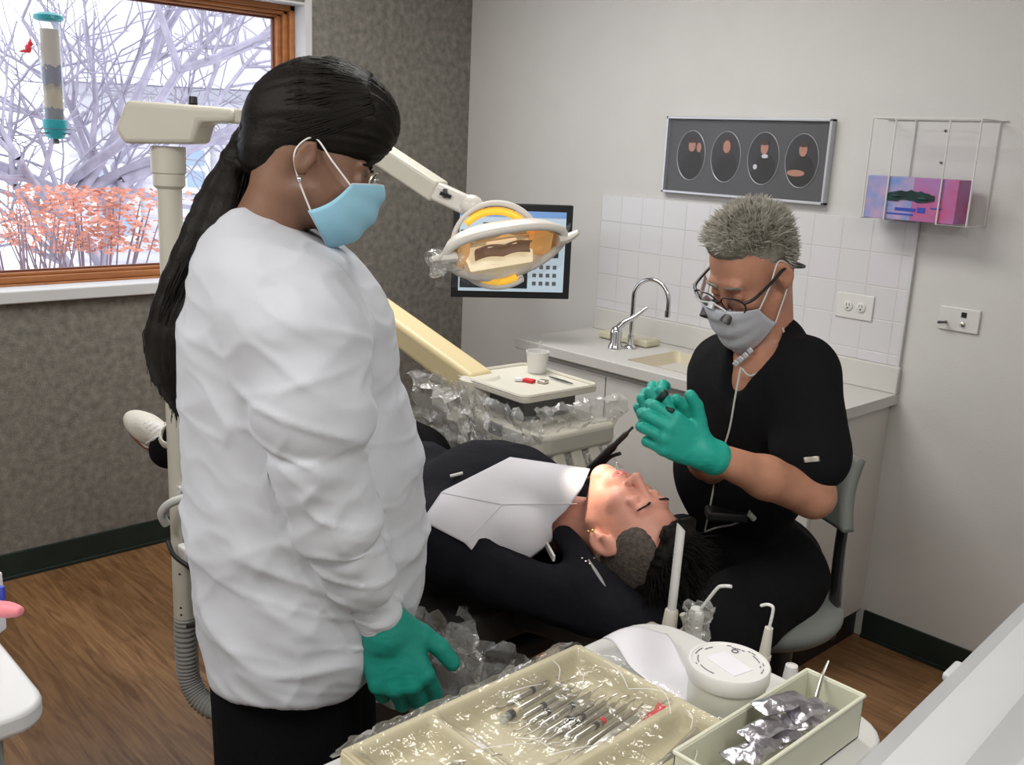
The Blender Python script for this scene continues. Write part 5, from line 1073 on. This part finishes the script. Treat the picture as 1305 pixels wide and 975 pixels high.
# left hand: back of the hand to the camera, fingers closing to the left, thumb up
Lh = hand(Lwr, ZZ*.95+HR*.25, unit(lf*1.0-HR*.12), -HF*.9+ZZ*.15+HR*.15, [(.75, .95, .7), (.8, 1.0, .7), (.85, 1.05, .7), (.95, 1.1, .7)], 1.02,
      thumb=[(.020, .018, -.006), (.046, .040, -.004), (.068, .064, .0), (.078, .088, .004)], spread=.8)
rf = unit(at(820, 520, 1.88)-Rwr)
Rh = hand(Rwr, V3(*(HR*.75+ZZ*.5)), rf, -HF*.75-HR*.5+ZZ*.2, [(.9, 1.2, .7), (.95, 1.2, .7), (1.0, 1.2, .7), (1.05, 1.2, .7)], 1.0,
      thumb=[(.020, .020, -.006), (.040, .046, -.012), (.050, .070, -.018), (.048, .090, -.022)])
TORSO = [cone(lerp(Rs, Ls, .12), lerp(Rs, Ls, .88), .060, .060, .03), ell(chest, (.155, .105, .13), np.array([unit(Ls-Rs), unit(np.cross(ZZ, Ls-Rs)), ZZ]).T, .06), ell(belly, (.125, .10, .13), None, .07), ell(pelv, (.13, .10, .08), None, .06)]
NB = lerp(Rs, Ls, .5)+V3(.0, .012, .055)
DH = head(DC_, DX, DS)
nk = [cone(DC_+DX@V3(0, -.03, -.06), NB-V3(0, 0, .03), .052, .060, .03)]
arms = [cone(Ls, Lel, .050, .042, .03), cone(Lel, lerp(Lel, Lwr, .45), .044, .042, .02), cone(lerp(Lel, Lwr, .45), Lwr, .041, .028, .02), cone(Rs, Rel, .050, .042, .03), cone(Rel, lerp(Rel, Rwr, .45), .044, .042, .02), cone(lerp(Rel, Rwr, .45), Rwr, .041, .028, .02)]
lg = []
for kn, hx, fx_ in ((Lkn, .09, .02), (Rkn, -.09, -.02)): 
    an = V3(kn[0]+fx_, kn[1]+.10, .10); lg += [cone(pelv+V3(hx, -.02, -.02), kn, .085, .062, .05), cone(kn, an, .058, .042, .02), cone(an, an+V3(0, -.12, -.07), .04, .028, .03)]
sdf_obj('body', TORSO+DH+nk+arms+Lh+Rh+lg, 'skin_d', M_, .0042, -.0015, rel=1)
def scrub_d(V): 
    return ridge(V*V3(9, 9, 5)+np.stack([V[:, 2]*5, 0*V[:, 0], 0*V[:, 0]], 1), 4)*.006+ridge(V*V3(17, 17, 12)+np.stack([V[:, 2]*11, 0*V[:, 0], 0*V[:, 0]], 1), 6)*.003
sl = lerp(Ls, Lel, .66); sr = lerp(Rs, Rel, .6)
vdir = unit(DX[:, 1]*V3(1, 1, 0))
vt = NB+V3(0, -.055, -.005)
SCR = [cone(lerp(Rs, Ls, .08), lerp(Rs, Ls, .92), .066, .066, .03), ell(chest, (.155, .118, .15), np.array([unit(Ls-Rs), unit(np.cross(ZZ, Ls-Rs)), ZZ]).T, .06), ell(belly+V3(0, -.01, .02), (.160, .130, .16), None, .07), ell(pelv+V3(0, -.02, .01), (.160, .145, .10), None, .05),
       cone(NB-V3(0, -.01, .04), NB+V3(.01, .01, .005), .088, .062, .04),
       cone(Ls, sl, .070, .068, .04), cone(sl, sl+unit(Lel-Ls)*.02, .068, .066, .02), cone(Rs, sr, .066, .062, .03)]
b1 = NB+V3(-.012, -.085, -.095)
vcut = [cone(DC_+DX@V3(0, -.0, -.09), NB+V3(0, -.05, -.0), .050, .056, .01, '-'), cone(NB+V3(-.0, -.080, .01), b1+V3(0, -.03, -.02), .056, .010, .008, '-')]
sdf_obj('scrub_top', SCR+vcut, 'scrub', M_, .0055, 0, disp=scrub_d)
TRD = [ell(pelv+V3(0, -.01, -.01), (.162, .145, .095), None, .05)]
for kn, hx, fx_ in ((Lkn, .09, .02), (Rkn, -.09, -.02)): an = V3(kn[0]+fx_, kn[1]+.10, .10); TRD += [cone(pelv+V3(hx*.8, -.03, -.015), kn, .096, .082, .05), cone(kn, an, .088, .07, .03)]
sdf_obj('scrub_trousers', TRD, 'scrub', M_, .008, 0, disp=scrub_d)
for kn, fx_ in ((Lkn, .02), (Rkn, -.02)):
    an = V3(kn[0]+fx_, kn[1]+.10, 0); sdf_obj('shoe', [ell(an+V3(0, -.10, .035), (.045, .09, .035)), ell(an+V3(0, 0, .045), (.04, .055, .05)), plane(V3(0, 0, .002), (0, 0, -1))], 'black', M_, .006)
sdf_obj('glove', Lh+[cone(Lwr-unit(Lwr-Lel)*.0+unit(Lel-Lwr)*.022, Lwr, .0325, .030, .008)], 'glove', M_, .0026, .0016, disp=lambda V: ridge(V*V3(60, 60, 110), 2)*.0004)
sdf_obj('glove', Rh+[cone(Rwr+unit(Rel-Rwr)*.03, Rwr, .034, .030, .008)], 'glove', M_, .0026, .0016, disp=lambda V: ridge(V*V3(60, 60, 110), 2)*.0004)
facemask(DC_, DX, DS, 'face_mask', 'maskwhite', M_, top=-.016, bot=-.130, front=.138, wid=.074)
gd = lambda x, y, z: DC_+DX@(V3(x, y, z)*DS)
# short spiky hair
def spikes(C, X, s, n, seed, par, m, name, region, L0, L1, r=.0011, lean=V3(0, 0, .3), rad=(.078, .098, .088), cen=(0, -.012, .032)):
    rn = random.Random(seed); b = MB()
    for _ in range(n):
        while True:
            d = unit(V3(rn.gauss(0, 1), rn.gauss(0, 1), rn.gauss(0, 1)))
            if region(d): break
        p = V3(*cen)+d*V3(*rad)*.985; g = unit(d/V3(*rad)); t = unit(g+lean*rn.uniform(.3, 1.2)+V3(*[rn.uniform(-.45, .45) for _ in range(3)])); L = rn.uniform(L0, L1)*(1 if d[2] > .2 else .6)
        P = np.array([C+X@(q*s) for q in (p, p+t*L*.5, p+t*L+V3(0, 0, -.1)*L)]); b.tube(P, [r, r*.8, r*.2], 4, cap=False)
    return b.build(name, m, par, angle=180)
DHQ = [ell(gd(0, -.028, .048), V3(.0785, .088, .080)*DS, DX), ell(gd(0, -.058, -.0), V3(.066, .050, .06)*DS, DX, .03), ell(gd(0, .016, .092), V3(.056, .056, .032)*DS, DX, .02)]
hairD = sdf_obj('hair', DHQ, 'hair_grey', M_, .0035, -.001, disp=lambda V: ridge(V*110, 3)*.0016+vnoise(V*70, 5)*.0015)
spikes(DC_, DX, DS, 3000, 5, hairD, 'strandgrey', 'strands', lambda d: (d[2] > .38+.42*max(0, d[1])) or (d[1] < -.15 and d[2] > -.45), .020, .038, r=.0016, lean=V3(0, .25, .5))
# loupes
b = MB()
for sx in (-1, 1):
    b.tube([gd(sx*(.036+.029*math.cos(a)), .112-.010*abs(math.cos(a))*(1 if sx*math.cos(a)*sx > 0 else .3), -.002+.022*math.sin(a)) for a in np.linspace(0, 2*PI, 28)], .0017, 6)
    b.tube(spline([gd(sx*.066, .103, .008), gd(sx*.080, .085, .010), gd(sx*.084, .03, .010), gd(sx*.083, -.01, .010), gd(sx*.080, -.035, -.006)], 5), [.0034]*21, 8)
b.tube([gd(-.010, .114, .006), gd(.010, .114, .006)], .0026, 6); LP = b.build('loupe_frame', 'black', M_)
b = MB()
for sx in (-1, 1): b.grid(lambda u, v, sx=sx: gd(sx*(.036)+.028*(2*u-1)*math.sqrt(max(0, 1-(2*v-1)**2*.8)), .112-.006*(2*u-1)**2, -.002+.021*(2*v-1)), 8, 8)
b.build('lens', 'lens', LP)
for sx in (-1, 1):
    c = gd(sx*.031, .112, -.012); d_ = unit(DX@V3(-sx*.12, .86, -.45)); b = MB(); b.tube([c, c+d_*.010, c+d_*.011, c+d_*.028], [.0085, .0085, .0105, .0115], 18, cap=False); b.tube([c+d_*.028, c+d_*.0285], [.0115, .009], 18, cap=False); o = b.build('magnifier', 'dsteel', LP); b = MB(); b.tube([c+d_*.024, c+d_*.025], .010, 16); b.build('glass', 'chrome', o)
b = MB(); b.tube(spline([gd(-.03, .125, -.004), gd(-.012, .128, .010), gd(.012, .128, .012), gd(.04, .122, .002), gd(.066, .108, -.002), gd(.084, .09, .012)], 6), .0022, 8); b.build('light_wire', 'silver', LP)
b = MB(); b.tube([gd(0, .124, .010), gd(0, .137, .004)], .0075, 14); b.build('headlight', 'silver', LP)
# side shield
b = MB(); b.grid(lambda u, v: gd(.064+.017*u, .104-.05*u, -.006-.014*v+.014*u), 4, 3); b.build('side_shield', 'silver', LP, solid=.0015)
b = MB(); b.tube(spline([gd(.080, -.035, -.006), gd(.079, -.062, -.035), gd(.060, -.085, -.055), gd(.0, -.10, -.06), gd(-.06, -.085, -.05), gd(-.080, -.035, -.006)], 6), .0034, 8); q = gd(.076, -.068, -.045); b.ball(q, .008, 8); b.tube([q, q+DX@V3(.02, -.02, .008)], .0028, 6); b.tube([q, q+DX@V3(.012, -.018, -.016)], .0025, 6); b.build('strap', 'black', LP)
for sx in (-1, 1):
    b = MB(); b.tube(spline([gd(sx*.012, .090, .022), gd(sx*.030, .093, .029), gd(sx*.050, .078, .021)], 6), [.0032]*6+[.0025]*5+[.001]*2, 6); b.build('eyebrow', 'hair_grey', M_)
# white cable from the collar down to the battery pack, with clips
scq = SCR
cp = march([944, 937, 930, 921, 912, 906, 902, 898], [468, 505, 545, 575, 610, 640, 660, 678], scq, .006)
c2 = march([898, 915, 935, 950, 956], [678, 672, 668, 660, 650], scq+TRD, .006)
b = MB(); b.tube(np.vstack([spline([gd(.078, -.05, -.04), NB+V3(.06, -.03, .03), NB+V3(.03, -.09, -.04), cp[0]], 6), spline(cp, 5)[1:], spline(c2, 5)[1:]]), .0022, 6); b.build('headlight_cable', 'cablewhite', M_)
b = MB()
for k, (px, py) in enumerate(((938, 463), (944, 458), (950, 453), (956, 447))): q = march(px, py, scq+nk, .006)[0]; b.box(q, (.012, .006, .012), rotm('Z', .3)@rotm('Y', .5+k*.1)); 
b.build('cable_clips', 'silver', M_, bevel=.002)
q = march(925, 655, scq+TRD, .012)[0]; b = MB(); b.box(q, (.085, .022, .05), axes(-HF, HR)); b.build('battery_pack', 'black', M_, bevel=.006)
b = MB(); q2_ = march(955, 655, scq+TRD, .02)[0]; b.tube([q2_, q2_+HR*.012-ZZ*.012], .006, 8); b.build('plug', 'cablewhite', M_)
decal('sleeve_tag', 'steel', M_, [(1024, 583), (1044, 581), (1045, 588), (1025, 590)], scq, .0045, rings=4, nb=16)
# small instruments held between the hands
g1 = at(843, 508, 1.82); b = MB(); b.tube([at(838, 512, 1.83), at(848, 500, 1.81)], .007, 12); b.tube([at(828, 516, 1.84), at(858, 524, 1.80)], .005, 10)
tag(b.build('dark_vial', 'glovedark', None, angle=180), 'small dark green piece held between the seated mans gloved hands', 'dental material')

# ------------------------------------------------------------------ stool
ST = empty('dentist_stool', (2.40, -1.13, 0), 'grey green upholstered stool with backrest under the seated man', 'stool')
sc0 = V3(2.335, -1.19, .60)
sdf_obj('seat', [ell(sc0, (.215, .21, .055)), ell(sc0-ZZ*.01, (.20, .19, .06), None, .03)], 'vinyl', ST, .006)
bpb = sc0+V3(.19, .155, .0)
bq = [at(1062, 800, 2.28), at(1070, 700, 2.22), at(1080, 640, 2.17), at(1092, 590, 2.13)]
b = MB(); P = spline([sc0+V3(.16, .10, -.045), bq[0]-HR*.005, bq[1], bq[2]], 6); b.tube(P, .011, 10, squash=1.6); b.build('back_bracket', 'dsteel', ST)
b = MB(); b.tube(spline([bq[0]+HR*.012, bq[1]+HR*.01, bq[2]+HR*.008], 5), .006, 8); b.build('adjust_rod', 'chrome', ST)
bc = at(1066, 640, 2.19); bd_ = unit(HF*.55+V3(0, .8, 0)); 
b = MB(); b.grid(lambda u, v: at(1076+16*v-6*math.sin(v*PI), 672-92*v, 2.17)+HF*(-.03+.26*(u-.0))+HR*(-.05*u*u-.10*u)+ZZ*(.02*u), 16, 16); bk = b.build('backrest', 'vinyl', ST, solid=.028, angle=180, soff=0)
b = MB(); b.tube([(2.40, -1.13, .08), (2.40, -1.13, .55)], .028, 18); b.build('gas_lift', 'dsteel', ST)
for k in range(5):
    a = 2*PI*k/5+.3; q = V3(2.40+.25*math.cos(a), -1.13+.25*math.sin(a), .075); b = MB(); bar(b, V3(2.40, -1.13, .09), q, .04, .025); lgk = b.build('leg', 'dsteel', ST, bevel=.006)
    b = MB(); b.lathe([(.024, -.012), (.027, 0), (.024, .012)], 16, axes((math.sin(a), -math.cos(a), 0)), q-ZZ*.047); b.build('caster', 'black', lgk)
b = MB(); b.box(at(1018, 808, 2.3), (.09, .03, .012), rotm('Z', .3)); b.build('height_lever', 'white', ST, bevel=.003)

# ------------------------------------------------------------------ patient lying on the chair
pf = unit(V3(.27, 0, .963)); pu = unit(V3(.963, 0, -.27)); pr_ = np.cross(pf, pu); PXm = np.array([pr_, pf, pu]).T; PS = .97
PC = V3(2.375, -1.695, .905)
gp_ = lambda x, y, z: PC+PXm@(V3(x, y, z)*PS)
P_ = empty('person', (1.6, -1.74, .72), 'patient lying back with short dark hair, black hoodie and white paper bib', 'person')
SL, SR = V3(2.09, -1.915, .845), V3(2.09, -1.555, .82)
EL, ER = V3(1.80, -1.965, .80), V3(1.80, -1.51, .765)
WL_, WR_ = V3(1.62, -1.85, .92), V3(1.68, -1.60, .81)
HPL, HPR = V3(1.50, -1.83, .78), V3(1.56, -1.585, .80)
KL, KR = V3(1.10, -1.86, .86), V3(1.10, -1.62, .87)
AL, AR = at(216, 572, 2.86), V3(.80, -1.66, .78)
TP = [ell(V3(2.02, -1.735, .862), (.15, .155, .10)), ell(V3(1.74, -1.765, .83), (.18, .14, .070), None, .04), ell(V3(1.52, -1.735, .82), (.14, .165, .095), None, .06), cone(SL, SR, .065, .065, .05)]
pH1 = hand(WL_, V3(-.8, -.1, .2), unit(V3(-.35, .9, .05)), V3(0, 0, 1), [(.3, .4, .3)]*4, .95); pH2 = hand(WR_, V3(-.8, .1, .2), unit(V3(-.3, -.9, -.12)), V3(0, 0, 1), [(.3, .4, .3)]*4, .95)
def pleg(h, k, a): return [cone(h, k, .080, .060, .05), cone(k, a, .055, .040, .02)]
sh_dir = unit(at(150, 514, 2.93)-at(212, 556, 2.88))
PB = TP+head(PC, PXm, PS)+[cone(gp_(0, -.025, -.055), V3(2.13, -1.73, .86), .054, .062, .03)]+[cone(SL, EL, .048, .04, .03), cone(EL, WL_, .04, .026, .02), cone(SR, ER, .048, .04, .03), cone(ER, WR_, .04, .026, .02)]+pH1+pH2+pleg(HPL, KL, AL)+pleg(HPR, KR, AR)+[cone(AL, AL+sh_dir*.09+HF*.02, .026, .02, .02), cone(AR, AR+V3(-.04, .04, .07), .026, .02, .02)]
lipc = gp_(0, .095, -.070)
def pm(C):
    l = (C-lipc)@PXm/PS; return ((np.abs(l[:, 0]) < .023) & (np.abs(l[:, 2]) < .0105*(1-(l[:, 0]/.026)**2)) & (l[:, 1] > -.012)).astype(int)
sdf_obj('body', PB, ['skin_p', 'lip'], P_, .0038, 0, rel=1, mats=pm)
HQ = [ell(V3(2.02, -1.735, .868), (.18, .185, .122)), ell(V3(1.74, -1.765, .835), (.20, .165, .092), None, .035), ell(V3(1.52, -1.735, .825), (.15, .18, .10), None, .03), cone(SL+V3(.01, 0, 0), SR+V3(.01, 0, 0), .085, .085, .05),
      cone(SL, EL, .080, .068, .04), cone(EL, lerp(EL, WL_, .9), .064, .045, .03), cone(SR, ER, .072, .062, .04), cone(ER, lerp(ER, WR_, .9), .058, .045, .03),
      # bunched hood beneath the head and collar around the neck
      cone(V3(2.20, -1.90, .815), V3(2.42, -1.80, .79), .055, .05, .04), cone(V3(2.20, -1.57, .815), V3(2.40, -1.62, .79), .055, .05, .04), ell(V3(2.40, -1.72, .79), (.12, .13, .035), None, .03),
      cone(at(718, 682, 1.915), at(760, 738, 1.83), .021, .022, .045), cone(V3(2.15, -1.62, .90), V3(2.30, -1.60, .83), .032, .030, .03),
      cone(gp_(0, .015, -.085), V3(2.16, -1.73, .93), .056, .062, .015, '-'), ell(gp_(0, 0, 0), (.086, .10, .10), None, .01, '-')]
sdf_obj('hoodie', HQ, 'hoodie', P_, .005, 0, disp=lambda V: ridge(V*V3(7, 10, 12)+np.stack([V[:, 1]*7, 0*V[:, 0], 0*V[:, 0]], 1), 4)*.006+ridge(V*V3(16, 16, 20), 6)*.0025)
TQ = [ell(V3(1.50, -1.735, .80), (.15, .175, .09))]
for h, k, a in ((HPL, KL, AL), (HPR, KR, AR)): TQ += [cone(h, k, .10, .078, .05), cone(k, a, .076, .056, .03)]
sdf_obj('trousers', TQ, 'trouser', P_, .008, 0, disp=lambda V: ridge(V*V3(8, 12, 12), 4)*.004)
# canvas shoes
def shoe(a, d, n):
    d = unit(d); n = unit(n-d*(n@d)); s = np.cross(d, n); X = np.array([s, d, n]).T; o = a-d*.05
    L = lambda x, y, z: o+X@V3(x, y, z)
    up_ = [ell(L(0, .015, .0), (.036, .055, .05), X), ell(L(0, .135, -.022), (.043, .085, .030), X, .03), cone(L(0, .03, .02), L(0, .13, -.004), .036, .030, .03), cone(L(0, .0, .03), L(0, .0, .07), .036, .040, .02), cone(L(0, .0, .06), L(0, .0, .14), .028, .030, .005, '-')]
    u = sdf_obj('shoe', up_, 'shoe', P_, .0035)
    b = MB(); P = [(.051*math.sin(t)*(1-.16*(math.cos(t) < 0))*(1+.0*t), .085+.135*math.cos(t)) for t in np.linspace(0, 2*PI, 40)[:-1]]; b.prism(P, .026, X, L(0, 0, -.060)); b.build('sole', 'sole', u, bevel=.005)
    b = MB(); b.tube([L(P_i[0]*.96, P_i[1]*.985, -.033) for P_i in P+[P[0]]], .0028, 6); b.build('sole_stripe', 'trimdark', u)
    b = MB()
    for i in range(5): y = .035+i*.02; z = .056-.0075*i; b.tube(spline([L(-.024, y, z-.012), L(0, y+.006, z+.004), L(.024, y, z-.012)], 4), .0034, 6); b.tube(spline([L(.022, y+.01, z-.012), L(0, y+.004, z+.005), L(-.022, y+.018, z-.014)], 4), .003, 6)
    b.tube(spline([L(0, .03, .05), L(.03, .02, .065), L(.02, .05, .07), L(0, .035, .056), L(-.03, .045, .062), L(-.05, .07, .03)], 5), .002, 6); b.build('laces', 'paper', u)
shoe(at(212, 560, 2.86), sh_dir, unit(-HF*.75+ZZ*.55+HR*.25)); shoe(V3(.79, -1.655, .78), V3(-.45, .35, .8), V3(.8, .1, .45))
# bib, clip, earring, chain, lining
bibp = [(650, 583), (752, 598), (742, 622), (722, 650), (703, 668), (704, 690), (638, 740), (592, 692), (538, 664), (563, 627)]
bibq = HQ[:4]+[cone(gp_(0, .01, -.09), V3(2.16, -1.73, .90), .058, .075, .03), cone(V3(2.13, -1.84, .86), V3(2.2, -1.83, .87), .05, .045, .04)]
bib = decal('paper_bib', 'bib', P_, bibp, bibq, .0135, rings=22, nb=120, solid=.0012, center=(650, 650))
b = MB()
for a_, c_ in (((563, 628), (640, 643)), ((640, 643), (594, 690)), ((640, 643), (735, 642))):
    pp = march(np.linspace(a_[0], c_[0], 12), np.linspace(a_[1], c_[1], 12), bibq, .0152); b.tube(pp, .0009, 5)
b.build('fold_line', 'bib', bib)
q = march([690, 706], [682, 712], HQ, .010); b = MB(); bar(b, q[0], q[1], .012, .005, up=-HF); b.build('bib_clip', 'white', P_, bevel=.001)
q = march([574, 590], [607, 603], HQ, .006); b = MB(); b.tube(q, .0035, 8); b.build('drawstring', 'white', P_)
lq = march(np.linspace(747, 772, 12), np.linspace(708, 748, 12), HQ, .004); b = MB(); b.tube(lq, [.002]+[.0035]*8+[.003, .002, .001], 8, squash=.5); b.build('collar_lining', 'rubber', P_)
b = MB(); e_ = gp_(-.083, .006, -.034); b.ball(e_, .0035, 8); b.ball(gp_(-.086, .0, -.042), .0028, 8); b.build('earring', 'goldring', P_)
b = MB(); 
for (px, py) in ((742, 712), (747, 716), (752, 719), (757, 712), (762, 706)): q = march(px, py, HQ+PB[:0], .004)[0]; b.ball(q, .0032, 6)
b.build('chain', 'steel', P_)
# hair: cropped side and longer black top falling back
PHQ = [ell(gp_(0, -.026, .038), V3(.0765, .090, .085)*PS, PXm), ell(gp_(0, -.058, .0), V3(.064, .048, .062)*PS, PXm, .03), ell(gp_(-.048, .006, .048), V3(.0295, .050, .044)*PS, PXm, .015), ell(gp_(.048, .006, .048), V3(.0295, .050, .044)*PS, PXm, .015)]
ph = sdf_obj('hair', PHQ, 'hair_fade', P_, .003, -.0005, disp=lambda V: ridge(V*130, 3)*.0008)
TOPQ = [ell(gp_(0, -.006, .108), V3(.060, .086, .036)*PS, PXm), ell(gp_(.0, -.070, .088), V3(.058, .046, .048)*PS, PXm, .03), ell(gp_(-.026, .070, .094), V3(.022, .018, .014)*PS, PXm, .015), ell(gp_(.015, .076, .094), V3(.03, .015, .012)*PS, PXm, .015)]
tq = sdf_obj('hair_top', TOPQ, 'hair_black', P_, .0035, 0, disp=lambda V: ridge(V*V3(40, 60, 60), 3)*.004)
rn = random.Random(4); b = MB()
for k in range(900):
    d = unit(V3(rn.gauss(0, 1), rn.gauss(0, 1), abs(rn.gauss(0, 1))+.15)); p = V3(0, -.024, .103)+d*V3(.062, .090, .042); L = rn.uniform(.02, .055)
    v = unit(d*.6+V3(rn.uniform(-.3, .3), rn.uniform(-.5, .1), rn.uniform(.1, .8))); q1 = p+v*L*.5; q2_ = q1+unit(v+V3(0, -.35, -.1))*L*.5
    b.tube(np.array([gp_(*p), gp_(*q1), gp_(*q2_)]), [.0011, .0009, .0003], 4, cap=False)
for k in range(0):
    x = rn.gauss(0, .03); p = V3(x, .075, .085); b.tube(spline([gp_(*p), gp_(x+.004, .098, .072), gp_(x+rn.uniform(-.02, .02), .101, .058+rn.uniform(-.012, .01))], 3), np.linspace(.0012, .0004, 7), 4, cap=False)
b.build('strands', 'hair_black', tq, angle=180)
for sx in (-1, 1):
    b = MB(); b.tube(spline([gp_(sx*.013, .0905, .023), gp_(sx*.030, .0935, .030), gp_(sx*.048, .080, .023)], 6), [.0028]*6+[.0022]*5+[.001]*2, 6, squash=.6); b.build('eyebrow', 'hair_black', P_)
# ================================================================== LIGHT
w = bpy.data.worlds.new('world'); sc.world = w; w.use_nodes = True
bg = w.node_tree.nodes['Background']; bg.inputs['Color'].default_value = (.92, .95, 1, 1); bg.inputs['Strength'].default_value = 2.6
def area(name, loc, sx, sy, e, c, rot=(0, 0, 0)):
    l = bpy.data.lights.new(name, 'AREA'); l.shape = 'RECTANGLE'; l.size = sx; l.size_y = sy; l.energy = e; l.color = c
    o = bpy.data.objects.new(name, l); col.objects.link(o); o.location = loc; o.rotation_euler = rot; return o
for i, (x, y) in enumerate(((1.2, -1.35), (2.2, -3.75), (3.75, -2.4))):  # third panel is an added unseen fill that brightens the near surfaces
    t = empty('ceiling_light', (x, y, 2.57), ('rectangular ceiling light panel between patient and window corner', 'rectangular ceiling light panel behind the standing woman', 'added unseen fill light panel above the white side cabinet')[i], 'ceiling light', 'ceiling light panels')
    B('frame', 'white', t, (x-.62, x+.62, y-.32, y-.30, 2.575, 2.60), (x-.62, x+.62, y+.30, y+.32, 2.575, 2.60), (x-.62, x-.6, y-.3, y+.3, 2.575, 2.60), (x+.6, x+.62, y-.3, y+.3, 2.575, 2.60))
    area('ceiling_lamp', (x, y, 2.58), 1.18, .58, (33, 38, 24)[i], (1, .97, .93))
v = sc.view_settings; v.view_transform = 'Standard'; v.look = 'None'; v.gamma = 1; v.use_curve_mapping = False; v.exposure = 0.0
sc.cycles.use_denoising = True; sc.cycles.max_bounces = 8; sc.cycles.transparent_max_bounces = 16
sc.cycles.caustics_reflective = False; sc.cycles.caustics_refractive = False; sc.cycles.sample_clamp_indirect = 6
